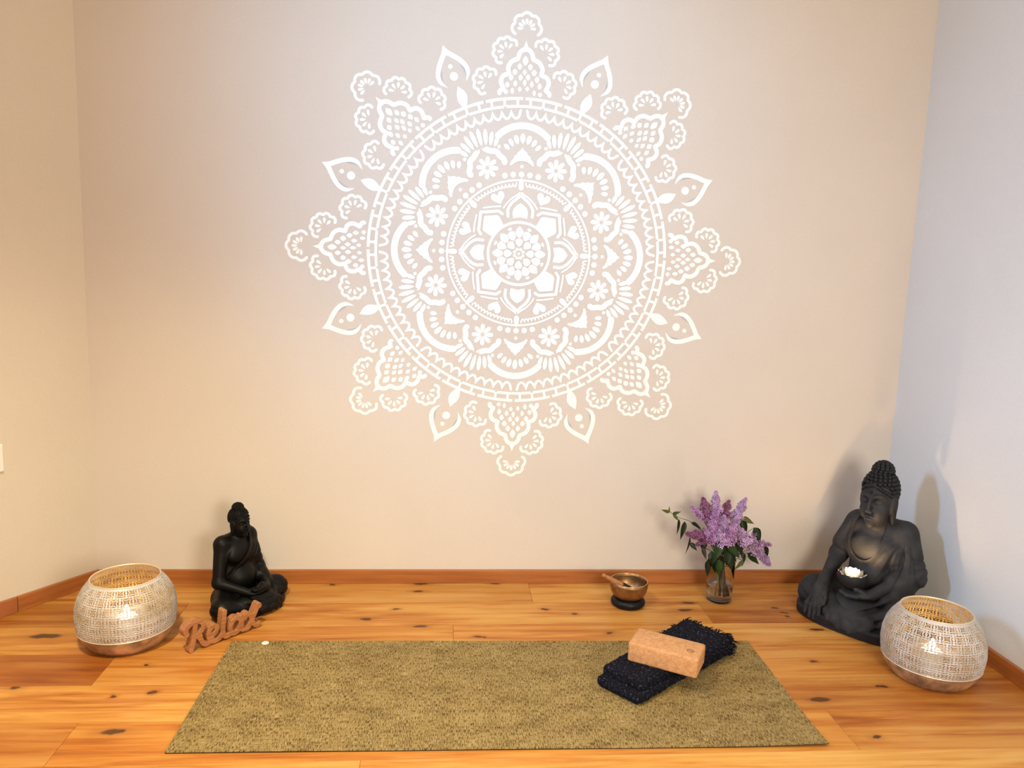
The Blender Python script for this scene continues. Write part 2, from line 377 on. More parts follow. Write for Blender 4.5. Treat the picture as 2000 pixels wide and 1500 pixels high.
def drop(cx, cy, ang, l, w, n=12, tip=.55):
    """petal: narrow end at start, along ang"""
    out = []
    for k in range(n):
        t = 2*PI*k/n; x = .5*(1-math.cos(t))*l; y = .5*w*math.sin(t)*(math.sin(t/2)**tip)
        out.append((cx+x*math.cos(ang)-y*math.sin(ang), cy+x*math.sin(ang)+y*math.cos(ang)))
    return out
def rot2(p, a, c=(0, 0)): return (c[0]+p[0]*math.cos(a)-p[1]*math.sin(a), c[1]+p[0]*math.sin(a)+p[1]*math.cos(a))
def sp2(ctrl, n=6): return [(p.x, p.y) for p in spline([(a, b, 0) for a, b in ctrl], n)]
def mir(pts): return [(-x, y) for x, y in pts]
def d2r(a): return math.radians(a)
# lace triangle: scalloped outline, inner drops, five shells
right = [(0, 388), (10.6, 380.5), (15, 368)], [(15, 368), (27, 362), (33, 351), (31, 340)], [(31, 340), (42.5, 335), (46, 324), (41, 312)], [(41, 312), (47.5, 307.5), (48.5, 303.5)]
st = []
for seg in right:
    s_ = sp2(seg, 5); st += [(s_, 8.5, False), (mir(s_), 8.5, False)]
tip = [(0, 402), (5, 388), (0, 380), (-5, 388)]
dr = []
for x, y, w, h in ((795,700,80,135),(725,775,64,90),(860,775,64,90),(665,845,68,85),(790,845,54,85),(910,845,74,90),(620,915,66,92),(740,910,60,88),(835,905,60,88),(950,930,64,90),(575,1010,62,80),(675,990,54,86),(795,975,50,95),(885,990,56,86),(985,1010,58,90),(560,1100,64,72),(640,1085,54,88),(735,1060,52,72),(830,1050,52,72),(920,1100,50,86),(995,1115,64,66)):
    cx, cy, a, b = (x-797)*.152, 395-(y-495)*.152*.965, w*.072, h*.07
    dr.append([(cx, cy+b), (cx+a*.8, cy+b*.45), (cx+a, cy-b*.1), (cx+a*.5, cy-b*.75), (cx, cy-b), (cx-a*.5, cy-b*.75), (cx-a, cy-b*.1), (cx-a*.8, cy+b*.45)])
around('lace_triangle', flat(dr+[tip], st, 'lace_triangle'), 8)
def shell(cx, cy, ang, R_, span, lobes, npet, w=5.8, spread=None):
    a = d2r(ang); half = d2r(span)/2; pts = []
    n = lobes*6
    for k in range(n+1):
        t = k/n; th = a-half+2*half*t; rr = R_+3.6*abs(math.sin(PI*lobes*t))-1.2
        pts.append((cx+rr*math.cos(th), cy+rr*math.sin(th)))
    po = []; sp = d2r(spread or span*.8)/2
    for k in range(npet):
        th = a-sp+2*sp*k/(npet-1); po.append(drop(cx+6*math.cos(th), cy+6*math.sin(th), th, 12, 7.4, 10, .8))
    return po, [(pts, w, False)]
for nm, args in (('tip', (0, 424, 90, 26, 232, 5, 7)), ('ul', (-37.5, 380, 140, 24, 214, 6, 5)), ('ur', (37.5, 380, 40, 24, 214, 6, 5)), ('ll', (-74, 324, 150, 23.5, 228, 6, 5)), ('lr', (74, 324, 30, 23.5, 228, 6, 5))):
    po, ss = shell(*args); around('shell_flower', flat(po, ss, 'shell_flower'), 8)
# flame-shaped leaf between the triangles
fo = sp2([(0, 416), (-7, 404), (-15, 395), (-25, 383), (-32, 369), (-33, 359), (-30, 350), (-19, 340)], 4)
fi = sp2([(-19.6, 342.5), (-23, 350), (-24.8, 360), (-22, 370), (-14, 382), (-6, 391), (0, 397)], 4)
half = fo+fi
leaf = sp2([(0, 337), (9, 325), (11, 313), (5, 299)], 4)+sp2([(-5, 298), (-9, 310), (-7, 323), (0, 337)], 4)[:-1]
around('flame_leaf', flat([circ(0, 375, 4.4, 12), circ(0, 356, 8, 16), leaf, half, mir(half)], [], 'flame_leaf'), 8, 22.5)
# brick chain ring
st = []; nb = 24
for k in range(nb):
    a0 = 2*PI*k/nb; da = 2*PI/nb
    st.append(([(295.4*math.cos(a0+t), 295.4*math.sin(a0+t)) for t in np.linspace(.03*da, .97*da, 12)], '5.8', False))
    st.append(([(280.8*math.cos(a0+t+da*.5), 280.8*math.sin(a0+t+da*.5)) for t in np.linspace(.03*da, .97*da, 12)], '5.4', False))
    for q in (.165, .5, .835): st.append(([(281*math.cos(a0+q*da), 281*math.sin(a0+q*da)), (295*math.cos(a0+q*da), 295*math.sin(a0+q*da))], '5.2', False))
st = [(p, w, c) for p, w, c in st]
o = bpy.data.objects.new('brick_ring', flat([], st, 'brick_ring')); COL.objects.link(o); o.parent = mand
# looped ring: runs of U loops, in eight spans
pts = []; n = 11
for k in range(n*8+1):
    t = k/(n*8); ang = d2r(90+21.2-42.4*t); ph = (t*n) % 1
    rr = 273-14.5*math.sin(PI*ph)**.5; pts.append((rr*math.cos(ang), rr*math.sin(ang)))
around('loop_ring', flat([], [(pts, 5.2, False)], 'loop_ring'), 8, 22.5)
# inner frieze
arc = [(67*math.cos(d2r(90+t)), 178+67*math.sin(d2r(90+t))) for t in np.linspace(-46, 46, 20)]
around('arc_band', flat([], [(arc, 13, False)], 'arc_band'), 8)
fan = [drop(33*math.sin(d2r(k*16.5)), 178+33*math.cos(d2r(k*16.5)), d2r(90-k*16.5), 20-1.9*abs(k), 11.5-.7*abs(k), 12, .3) for k in range(-3, 4)]
around('petal_fan', flat(fan, [], 'petal_fan'), 8)
bell = [(0, 210), (4, 204), (9, 201), (11, 196), (15, 194), (17, 188), (21, 184), (24, 177), (21, 175), (15, 180), (8, 183.5), (0, 185), (-8, 183.5), (-15, 180), (-21, 175), (-24, 177), (-21, 184), (-17, 188), (-15, 194), (-11, 196), (-9, 201), (-4, 204)]
bell = [(x*1.02, y-6) for x, y in bell]
around('bell', flat([bell, circ(0, 168, 3.6, 12)], [], 'bell'), 8)
around('flower', flat([drop(2.5*math.cos(d2r(45*k+22)), 176+2.5*math.sin(d2r(45*k+22)), d2r(45*k+22), 19.5, 11.5, 12, .8) for k in range(8)], [], 'flower'), 8, 22.5)
ar = []
for k in range(25):
    t = k/24; th = d2r(95+86*t); rr = 34.5+1.1*math.sin(t*PI*5)+(3.5 if k == 0 else 0); ar.append((rr*math.cos(th)*1.02, 175+rr*math.sin(th)))
wv = [2.5+8.5*min(1, i/3) for i in range(25)]
around('scallop_arch', flat([], [(ar, wv, False), (mir(ar), wv, False)], 'scallop_arch'), 8, 22.5)
long_ = [circ(47*math.sin(d2r(s_*49)), 175+47*math.cos(d2r(s_*49)), 3.6, 10) for s_ in (-1, 1)]
for k in range(8):
    a = (k-3.5)*11.2; long_.append(drop(43.5*math.sin(d2r(a)), 175+43.5*math.cos(d2r(a)), d2r(90-a), 34-1.35*abs(k-3.5)**1.9, 9.6, 12, .25))
around('petal_fan', flat(long_, [], 'petal_fan'), 8, 22.5)
around('bead_row', flat([circ(153*math.sin(d2r(k*6.2)), 153*math.cos(d2r(k*6.2)), 5.7, 14) for k in range(-2, 3)], [], 'bead_row'), 8)
def ring(name, r_, w):
    o = bpy.data.objects.new(name, flat([], [(circ(0, 0, r_, 128), w, True)], name)); COL.objects.link(o); o.parent = mand
ring('ring', 142, 4.0); ring('ring', 61, 5.6)
pts = []; n = 12
for k in range(n*6+1):
    t = k/(n*6); ang = d2r(90+18.6-37.2*t); ph = (t*n) % 1
    rr = 136.5-6.5*math.sin(PI*ph)**.6; pts.append((rr*math.cos(ang), rr*math.sin(ang)))
around('loop_ring', flat([], [(pts, 3.2, False)], 'loop_ring'), 8, 22.5)
around('teardrop', flat([drop(0, 147, d2r(-90), 25, 14, 14, .9)], [], 'teardrop'), 8)
heart = sp2([(0, 101), (7, 107), (13, 113), (14.5, 119), (12, 124.5), (6.5, 126), (2, 122.5), (0, 117)], 3)
heart = heart+mir(heart[1:-1])[::-1]
heart = [(x*.93, (y-113)*.93+114) for x, y in heart]
around('heart', flat([heart], [], 'heart'), 8, 22.5)
# petals around the centre: four ogee petals, four house-shaped, both framed by double lines
og = [(-14, 68), (-15.5, 80), (-13, 88), (-7, 94), (0, 98), (7, 94), (13, 88), (15.5, 80), (14, 68), (0, 71)]
line1 = sp2([(-24, 72), (-24.5, 85), (-18, 97), (-8, 106), (0, 113)], 5); line2 = sp2([(-33, 88), (-27, 97), (-17, 107), (-8, 113), (-2, 118)], 5)
around('petal', flat([og], [(line1, 6, False), (mir(line1), 6, False), (line2, 3.4, False), (mir(line2), 3.4, False)], 'petal'), 4)
ho = [(-16, 61), (-21, 78), (-20, 84), (0, 100), (20, 84), (21, 78), (16, 61), (0, 64)]
l1 = [(-29, 79), (-27, 88), (-12, 100), (0, 110)]; l2 = sp2([(-36, 92), (-24, 102), (-10, 112)], 5)
around('petal', flat([ho], [(l1, 6, False), (mir(l1), 6, False), (l2, 3.4, False), (mir(l2), 3.4, False)], 'petal'), 4, 45)
# rosette
ros = []
for k in range(8):
    a = d2r(45*k+90)
    ros.append([rot2(p, a-PI/2) for p in ((0, 14), (5, 19), (7, 25), (3.5, 29), (-3.5, 29), (-7, 25), (-5, 19))])
    a2 = a+d2r(22.5)
    ros.append([rot2(p, a2-PI/2) for p in ((0, 28), (4, 31), (7.5, 37), (6, 43), (0, 46), (-6, 43), (-7.5, 37), (-4, 31))])
    ros.append([rot2(p, a-PI/2) for p in ((0, 32), (6, 36), (7.5, 43), (4, 49), (1, 52), (-1, 52), (-4, 49), (-7.5, 43), (-6, 36))])
    ros.append([rot2(p, a2-PI/2) for p in ((0, 48), (4, 49), (3, 53), (-3, 53), (-4, 49))])
    ros.append(circ(9*math.cos(a2), 9*math.sin(a2), 3, 8))
ros = [[(cx+(x-cx)*1.13, cy+(y-cy)*1.13) for x, y in pl] for pl in ros for cx, cy in [(sum(p[0] for p in pl)/len(pl), sum(p[1] for p in pl)/len(pl))]]
ros.append(circ(0, 0, 3, 10))
o = bpy.data.objects.new('rosette', flat(ros, [], 'rosette')); COL.objects.link(o); o.parent = mand

# light switch on the left wall
sw = thing('light_switch', 'white plastic light switch on the cream left wall, cut by the frame edge', 'light switch', LC+LD*.377+Vector((0, 0, .585)), math.atan2(LD.y, LD.x))
PL = simple('switch_plastic', (.86, .80, .74), .35)
bobj('frame', box_bm(-.0425, .0425, 0, .010, -.05, .05, .003, 3), PL, sw); bobj('rocker', box_bm(-.028, .028, .0095, .0135, -.034, .034, .0015, 2), PL, sw)


# ---------------------------------------------------------------- seated statues
def head(fd, c, s, tilt, mode_face=True):
    """c = chin point, s = chin-to-top height; returns a mapper from head space to statue space"""
    ct, sn = math.cos(tilt), math.sin(tilt)
    def m(x, y, z): return (c[0]+s*x, c[1]+s*(y*ct-z*sn), c[2]+s*(y*sn+z*ct))
    R = (tilt, 0, 0)
    def E(p, r_, k=.03, mode='add', rr=None): fd.ell(m(*p), [q*s for q in r_], k*s, rr or R, mode)
    def Cp(a, b, ra, rb=None, k=.03, mode='add'): fd.cap(m(*a), m(*b), ra*s, None if rb is None else rb*s, k*s, mode)
    E((0, .03, .54), (.255, .30, .30), .05)
    E((0, -.055, .36), (.225, .235, .34), .10)
    E((0, -.10, .14), (.14, .15, .13), .10)                       # jaw
    E((0, -.235, .06), (.065, .05, .055), .06)                    # chin
    for sx in (-1, 1):
        E((sx*.12, -.20, .27), (.085, .08, .09), .08)             # cheek
        E((sx*.105, -.265, .44), (.085, .05, .05), .02, 'sub')   # eye socket
        E((sx*.105, -.232, .43), (.075, .045, .042), .012)       # lowered lid
        Cp((sx*.04, -.283, .408), (sx*.17, -.235, .408), .010, .008, .012, 'sub')
        pts = [(sx*.03, -.292, .485), (sx*.09, -.290, .535), (sx*.16, -.245, .53), (sx*.205, -.19, .49)]
        for a, b in zip(pts[:-1], pts[1:]): Cp(a, b, .017, .013, .03)
        E((sx*.255, .03, .40), (.035, .085, .15), .03)            # ear
        E((sx*.265, .015, .40), (.02, .045, .10), .02, 'sub')
        E((sx*.262, .02, .22), (.04, .06, .16), .04); E((sx*.262, .01, .40), (.05, .09, .15), .03)             # long lobe
        E((sx*.035, -.325, .275), (.03, .035, .025), .025)        # nostril wing
    Cp((0, -.285, .50), (0, -.355, .31), .022, .034, .03)         # nose
    E((0, -.352, .295), (.036, .035, .03), .02)
    for sx in (-1, 1): E((sx*.038, -.302, .198), (.05, .03, .018), .012)
    E((0, -.300, .163), (.062, .035, .022), .012)
    Cp((-.07, -.318, .182), (.07, -.318, .182), .005, .005, .006, 'sub')
    return m
TILT = .01
def statue(name, label, loc, rz, H_, mats, pose, vox, hs, hy):
    body_m, robe_m, hair_m = mats
    root = thing(name, label, 'statue', loc, rz)
    # units of the statue's height
    sh = 1-hs-.045; w = .145 if pose == 'touch' else .142; ks = .92
    B = Field((-.50, -.50, -.01), (.50, .26, 1.02), vox); Rb = Field((-.50, -.50, -.01), (.50, .26, .80), vox)
    # torso
    B.ell((0, .05, .36), (.165, .125, .22), .05); B.ell((0, .02, sh-.10), (w+.01, .13, .13), .06); B.ell((0, -.015, .29), (.14, .12, .11), .06)
    B.cap((-w, .045, sh-.005), (w, .045, sh-.005), .075, .075, .06)
    B.cap((0, .035, sh-.03), (0, .0+hy*.4, 1-hs+.05), .068 if pose == 'touch' else .055, None, .04)
    for sx in (-1, 1): B.ell((sx*.08, -.066, sh-.115), (.09, .036, .06), .06)
    B.ell((0, -.128, .30), (.012, .02, .012), .02, None, 'sub')
    m = head(B, (0, hy, 1-hs), hs, TILT)
    # right arm (viewer's left)
    sx = -1
    if pose == 'touch':
        el = (-.252, -.02, .35); wr = (-.215, -.245, .235); B.cap((-w-.02, .045, sh-.01), el, .072, .06, .04); B.cap(el, wr, .058, .036, .03)
        B.path([wr, (-.205, -.315, .185), (-.205, -.36, .125)], .040, .038, .03)
        for k, (dx, ln) in enumerate(((-.042, .058), (-.014, .078), (.014, .08), (.041, .062))):
            a = (-.205+dx*.75, -.352, .145); b = (-.205+dx*1.1, -.388, .105); e = (-.205+dx*1.2, -.392, .105-ln)
            B.path([a, b, e], .0165, .0125, .008)
        B.path([(-.175, -.30, .20), (-.148, -.345, .155), (-.142, -.362, .12)], .017, .012, .012)
    else:
        el = (-.240, .01, .29); B.cap((-w-.02, .045, sh-.01), el, .066, .052, .04)
        wr = (-.11, -.235, .205); B.cap(el, wr, .052, .034, .03)
        B.ell((-.03, -.27, .20), (.085, .05, .022), .02)
        for k in range(4): B.path([(-.02, -.245-.022*k, .205), (.05, -.25-.022*k, .205), (.10, -.245-.02*k, .212)], .0145, .011, .006)
        B.path([(-.06, -.25, .22), (-.02, -.268, .245), (0, -.27, .255)], .015, .011, .01)
    # left arm (viewer's right)
    el = (.255, -.0, .345) if pose == 'touch' else (.240, .01, .29)
    wl = (.115, -.25, .235) if pose == 'touch' else (.11, -.235, .215)
    B.cap((w+.02, .045, sh-.01), el, .066, .054, .04); B.cap(el, wl, .050, .034, .03)
    if pose == 'touch':
        B.ell((.055, -.275, .228), (.075, .055, .026), .02)
        for k in range(4): B.path([(.06, -.285-.016*k, .225), (-.005, -.30-.016*k, .222), (-.05, -.292-.016*k, .232)], .0145, .0115, .006)
        B.path([(.085, -.30, .245), (.05, -.335, .27), (.02, -.34, .29)], .015, .011, .01)
    else:
        B.ell((.03, -.27, .228), (.085, .05, .022), .02)
        for k in range(4): B.path([(.02, -.245-.022*k, .232), (-.05, -.25-.022*k, .230), (-.10, -.245-.02*k, .236)], .0145, .011, .006)
        B.path([(.06, -.25, .245), (.02, -.268, .262), (0, -.27, .268)], .015, .011, .01)
    # crossed legs under the robe, soles showing
    def legs(Fd, g):
        for s in (-1, 1):
            Fd.cap((s*.13, .03, .12), (s*.365*ks, -.14, .105), .118+g, .098+g, .05)
            Fd.ell((s*.375*ks, -.15, .095), (.085+g, .10+g, .088+g), .05)
        Fd.cap((.36*ks, -.17, .085), (-.06, -.33, .075), .083+g, .062+g, .04)
        Fd.cap((-.36*ks, -.17, .085), (.06, -.325, .095), .083+g, .066+g, .04)
        Fd.ell((0, .03, .10), (.27, .17, .12), .05)
        Fd.ell((0, -.24, .12), (.20, .12, .075+g), .05)
    legs(Rb, 0)
    B.ell((0, .03, .12), (.22, .14, .10), .04)
    # robe over the torso and arms
    g = .016
    Rb.ell((0, .05, .36), (.165+g, .125+g, .22+g), .05); Rb.ell((0, .02, sh-.10), (w+.01+g, .13+g, .13+g), .06); Rb.ell((0, -.015, .29), (.14+g, .12+g, .11+g), .06)
    Rb.cap((-w if pose == 'touch' else -.02, .045, sh-.005), (w, .045, sh-.005), .075+g, .075+g, .06)
    Rb.cap((w+.02, .045, sh-.01), el, .066+g, .066+g, .04); Rb.cap(el, tuple(.55*a+.45*b for a, b in zip(el, wl)), .064+g, .052+g, .03)
    Rb.path([(el[0]-.01, el[1], el[2]-.06), (.23, -.08, .22), (.19, -.19, .20)], .05, .045, .06)     # hanging sleeve
    for s in (-1, 1): Rb.ell((s*.08, -.066, sh-.115), (.09+g, .036+g, .06+g), .06)
    if pose == 'touch':
        Rb.cap((-w-.02, .045, sh-.01), (-.228, .005, .42), .072+g, .066+g, .04)
        X, Y, Z = Rb.grid(); X, Y, Z = np.broadcast_arrays(X, Y, Z)
        q = np.sqrt(((X+.035)/.115)**2+((Z-.545)/.155)**2)-1
        open_ = (-np.maximum(q*.11, Y-.055)).astype(np.float32)
        lip = np.exp(-(q*.11/.012)**2)*.009*(Y < .02)
        Rb.D -= lip.astype(np.float32)
        Rb.D = np.maximum(Rb.D, open_)
        # cut around the neck and above the shoulders
        Rb.D = np.maximum(Rb.D, (Z-(sh+.085)).astype(np.float32))
    else:
        X, Y, Z = Rb.grid(); X, Y, Z = np.broadcast_arrays(X, Y, Z)
        line = (X+.20)*.80-(Z-.29)*.60                             # robe kept on the left shoulder side
        upper = (-np.maximum(line, .235-Z)).astype(np.float32)
        lip = np.exp(-(line/.012)**2)*.008*(Z > .25)
        Rb.D -= lip.astype(np.float32)
        Rb.D = np.maximum(Rb.D, upper)
        Rb.D = np.maximum(Rb.D, (Z-(sh+.085)).astype(np.float32))
    # folds
    ang = np.arctan2(X-.20, sh+.06-Z); rad = np.hypot(X-.20, sh+.06-Z)
    m1 = np.clip((rad-.08)/.1, 0, 1)*np.clip((.42-rad)/.1, 0, 1)*(Y < .03)*np.clip((Z-.2)/.05, 0, 1)
    edge = q*.11 if pose == 'touch' else line
    fold = .011*np.maximum(0, np.sin(ang*21+rad*5))*m1*np.clip((np.abs(edge)-.015)/.04, 0, 1)
    ang2 = np.arctan2(X-.36, Z-.42); rad2 = np.hypot(X-.36, Z-.42)
    fold += .006*np.maximum(0, np.sin(ang2*9+1))*np.clip((.26-rad2)/.08, 0, 1)*(X > .17)*(Z > .16)
    rad3 = np.hypot((X-.03)*.85, Z-.36)
    fold += .020*np.maximum(0, np.sin(rad3*88+.4))*np.clip((.235-np.abs(X-.02))/.07, 0, 1)*(Y < -.20)*np.clip((.25-Z)/.04, 0, 1)
    fold += .005*np.maximum(0, np.sin((X*.5+Z)*70))*np.clip((np.abs(X)-.20)/.06, 0, 1)*(Z < .17)*(Y < .0)
    Rb.D += fold.astype(np.float32)
    # cloth drape in front with a wavy hem
    Rb.ell((.03, -.345, .085), (.17, .055, .06), .03)
    hem = [(-.13, -.372, .075), (-.09, -.392, .052), (-.05, -.40, .062), (-.01, -.405, .036), (.03, -.406, .050), (.07, -.404, .030), (.10, -.398, .046), (.14, -.388, .020), (.17, -.37, .05)]
    Rb.path(hem, .013, .013, .02); Rb.path([(x, y+.004, z+.022) for x, y, z in hem], .014, .014, .02)
    V, F = B.mesh(); o = arr('body', V*H_, F, body_m, root)
    V, F = Rb.mesh(); arr('robe', V*H_, F, robe_m, root)
    # plinth following the legs
    bm = bmesh.new(); n = 72; rings = []
    for z, g_ in ((0, -.012), (.006, 0), (.050, .0), (.062, -.016)):
        rings.append([bm.verts.new((H_*((.455 if pose == 'touch' else .40)*ks+g_)*math.copysign(abs(math.cos(t))**.75, math.cos(t)), H_*(-.13+((.285 if pose == 'touch' else .235)+g_)*math.copysign(abs(math.sin(t))**.8, math.sin(t))), z*H_)) for t in (2*PI*k/n for k in range(n))])
    for a, b in zip(rings[:-1], rings[1:]):
        for k in range(n): bm.faces.new((a[k], a[(k+1) % n], b[(k+1) % n], b[k]))
    bm.faces.new(rings[0][::-1]); bm.faces.new(rings[-1]); bobj('plinth', bm, hair_m, root)
    # hair: cap plus snail curls
    bm = bmesh.new()
    def hp(p): return Vector(m(*p))*H_
    shells = [((0, .035, .56), (.268, .315, .315)), ((0, .06, .86), (.155, .155, .135))]
    for (c, rr), lim in zip(shells, (0, .80)):
        sp = bmesh.ops.create_uvsphere(bm, u_segments=32, v_segments=20, radius=1)['verts']
        for v in sp:
            p = Vector((c[0]+v.co.x*rr[0], c[1]+v.co.y*rr[1], c[2]+v.co.z*rr[2]))
            line = .70-.40*max(0, p.y+.10)/.30 if p.y > -.1 else .70
            line = max(.22, line)-.10*(abs(p.x)/.27)**3*(p.y < .05)
            if lim == 0 and p.z < line: p.z = line; p.x *= .93; p.y *= .93
            v.co = hp(p)
    for ci, (c, rr) in enumerate(shells):
        nrow = 9 if ci == 0 else 5
        for i in range(nrow):
            th = (.10+.50*i/(nrow-1))*PI if ci == 0 else (.06+.42*i/(nrow-1))*PI
            circ_ = 2*PI*rr[0]*math.sin(th); nk = max(5, int(circ_/.068))
            for k in range(nk):
                ph = 2*PI*(k+.5*(i % 2))/nk; p = (c[0]+rr[0]*math.sin(th)*math.cos(ph), c[1]+rr[1]*math.sin(th)*math.sin(ph), c[2]+rr[2]*math.cos(th))
                line = .70 if p[1] < -.1 else max(.22, .70-.40*(p[1]+.10)/.30)
                line -= .10*(abs(p[0])/.27)**3*(p[1] < .05)
                if p[2] < line-.01: continue
                if ci == 0 and p[2] > .80 and math.hypot(p[0], p[1]-.06) < .12: continue
                sp = bmesh.ops.create_icosphere(bm, subdivisions=2 if pose == 'touch' else 1, radius=.037*hs*H_, matrix=Matrix.Translation(hp(p)))
    for i in range(22):    # curls along the hairline
        a = PI*(i+.5)/22; p = (-.258*math.cos(a), .035-.305*math.sin(a), .695-.10*abs(math.cos(a))**3-.10*abs(math.cos(a)))
        bmesh.ops.create_icosphere(bm, subdivisions=2, radius=.034*hs*H_, matrix=Matrix.Translation(hp(p)))
    bobj('hair', bm, hair_m, root, True)
    if pose == 'touch':
        bm = bmesh.new(); bmesh.ops.create_icosphere(bm, subdivisions=2, radius=.026*hs*H_, matrix=Matrix.Translation(hp((0, -.280, .575)))); bobj('forehead_dot', bm, hair_m, root, True)
        pr = [(0, .235), (.05, .238), (.082, .262), (.094, .296), (.090, .325), (.084, .330), (.080, .325), (.083, .298), (.072, .268), (.04, .250), (0, .248)]
        o = bobj('alms_bowl', lathe_bm([(a*H_, z*H_) for a, z in pr], 48), hair_m, root, True); o.location = (-.005*H_, -.285*H_, 0.012)
    if pose == 'touch': root.scale = (.90, .97, 1)
    return root
stone = simple('weathered_black_stone', (.024, .0235, .0265), .72, bump=.25, bscale=120, var=.45, vscale=16, spec=.35)
stone_d = simple('dark_statue_hair', (.010, .0098, .012), .6, bump=.2, bscale=160, var=.3, spec=.3)
lacq = simple('black_lacquer_wood', (.0032, .0027, .0025), .48, bump=.15, bscale=120, var=.3, spec=.18)
RB_P, RB_Z, RB_H = (1.708, 2.775, 0), math.radians(-55), .628
LB_P, LB_Z, LB_H = (-.760, 2.905, 0), math.radians(58), .402
statue('buddha_statue', 'large grey-black stone seated buddha statue with lit bowl, in the right corner', RB_P, RB_Z, RB_H, (stone, stone, stone_d), 'touch', .0050, .395, -.045)
statue('buddha_statue', 'small glossy black seated buddha statue with hands in its lap', LB_P, LB_Z, LB_H, (lacq, lacq, lacq), 'lap', .0062, .315, -.02)

# ---------------------------------------------------------------- lights that burn: lotus tealight and candles
def emit(name, col, s):
    m, t, b = nt(name); b.inputs['Base Color'].default_value = (*col, 1); b.inputs['Emission Color'].default_value = (*col, 1); b.inputs['Emission Strength'].default_value = s; return m
FLAME = emit('flame_glow', (1, .80, .50), 60); FLAMEL = emit('lantern_flame_glow', (1, .86, .62), 55)
WAX = simple('candle_wax', (.93, .88, .78), .5); ALU = simple('tealight_aluminium', (.75, .74, .72), .35, 1.0); WICK = simple('charred_wick', (.02, .016, .012), .9)
def plight(parent, z, power, rad, col=(1, .70, .38)):
    l = bpy.data.lights.new('candle_flame_light', 'POINT'); l.energy = power; l.color = col; l.shadow_soft_size = rad
    o = bpy.data.objects.new('candle_flame_light', l); COL.objects.link(o); o.parent = parent; o.location = (0, 0, z); return o
def flame(parent, z, h, w, mat):
    bobj('flame', lathe_bm([(0, z), (w*.7, z+h*.12), (w, z+h*.32), (w*.72, z+h*.6), (w*.3, z+h*.85), (0, z+h)], 16), mat, parent, True)
def local(P, rz, v): return Vector(P)+Matrix.Rotation(rz, 3, 'Z') @ Vector(v)
lot_p = local(RB_P, RB_Z, (-.005*RB_H, -.285*RB_H, .180))
lotus = thing('lotus_tealight_holder', 'white lotus-shaped tealight holder glowing in the large buddha statue bowl', 'candle holder', lot_p, RB_Z)
PORC = simple('white_porcelain', (.88, .84, .78), .35)
for ringi, (n, tilt, ln, off) in enumerate(((8, 52, .040, .016), (8, 30, .046, .018))):
    for k in range(n):
        bm = bmesh.new(); rows = []
        for i in range(6):
            t = i/5; wdt = .019*math.sin(PI*(.18+.80*t))**.8; rows.append([bm.verts.new((off+ln*t, wdt*s_, .004*(s_*s_)+.008*t*t)) for s_ in (-1, -.5, 0, .5, 1)])
        for a, b in zip(rows[:-1], rows[1:]):
            for q in range(4): bm.faces.new((a[q], a[q+1], b[q+1], b[q]))
        bmesh.ops.solidify(bm, geom=bm.faces[:], thickness=.0012)
        bmesh.ops.transform(bm, matrix=Matrix.Rotation(2*PI*(k+.5*ringi)/n, 4, 'Z') @ Matrix.Translation((0, 0, .002)) @ Matrix.Rotation(-d2r(tilt), 4, 'Y'), verts=bm.verts)
        bobj('petal', bm, PORC, lotus, True)
bobj('cup', lathe_bm([(0, 0), (.02, 0), (.024, .006), (.022, .008), (0, .006)], 24), PORC, lotus, True)
tl = thing('tealight', 'small lit tealight burning inside the white lotus holder', 'candle', lot_p+Vector((0, 0, .0085)))
bobj('tin', lathe_bm([(0, 0), (.0175, 0), (.0185, .002), (.0188, .013), (.0180, .013), (.0178, .003), (0, .002)], 24), ALU, tl, True); bobj('wax', lathe_bm([(0, .0025), (.0172, .0030), (.0172, .010), (.004, .0095), (0, .0095)], 24), WAX, tl, True)
bobj('wick', tube_bm([(0, 0, .009), (.0005, 0, .016)], .0008, 6), WICK, tl); flame(tl, .013, .026, .0055, FLAME); plight(tl, .036, 3.6, .008, (1, .66, .34))

# ---------------------------------------------------------------- lanterns
def lattice_mat():
    m, t, b = nt('whitewashed_pierced_metal'); tc = N(t, 'ShaderNodeTexCoord')
    n = N(t, 'ShaderNodeTexNoise', i_Scale=9.0, i_Detail=4.0); L(t, tc.outputs['Object'], n.inputs['Vector'])
    c = ramp(t, n.outputs[0], [(.32, (.38, .31, .21)), (.45, (.50, .46, .42)), (.58, (.60, .575, .58))])
    L(t, c, b.inputs['Base Color']); b.inputs['Metallic'].default_value = .15; b.inputs['Roughness'].default_value = .5
    tr = N(t, 'ShaderNodeBsdfTranslucent'); tr.inputs['Color'].default_value = (.9, .66, .36, 1)
    mx = N(t, 'ShaderNodeMixShader', i_0=.06); L(t, b.outputs[0], mx.inputs[1]); L(t, tr.outputs[0], mx.inputs[2])  # translucency added to the metal for a soft glow around the candle
    L(t, mx.outputs[0], t.nodes['Material Output'].inputs[0]); return m
LATT = lattice_mat(); GOLDIN = simple('gold_lining', (.62, .39, .12), .55, .2, var=.2)
COPPER = simple('patinated_copper_band', (.50, .36, .245), .36, .6, bump=.2, bscale=50, var=.6, vscale=22)
RIMM = simple('pale_brass_rim', (.78, .66, .50), .4, .5)
def lan_r(z):      # outer radius over height
    ks = [(0, .108), (.008, .122), (.022, .132), (.045, .1465), (.075, .156), (.11, .1595), (.145, .157), (.175, .149), (.20, .136), (.22, .121), (.232, .110), (.238, .1045)]
    for (a, ra), (b, rb) in zip(ks[:-1], ks[1:]):
        if z <= b: return ra+(rb-ra)*(3*((z-a)/(b-a))**2-2*((z-a)/(b-a))**3)*.0+(rb-ra)*(z-a)/(b-a)
    return ks[-1][1]
from functools import lru_cache
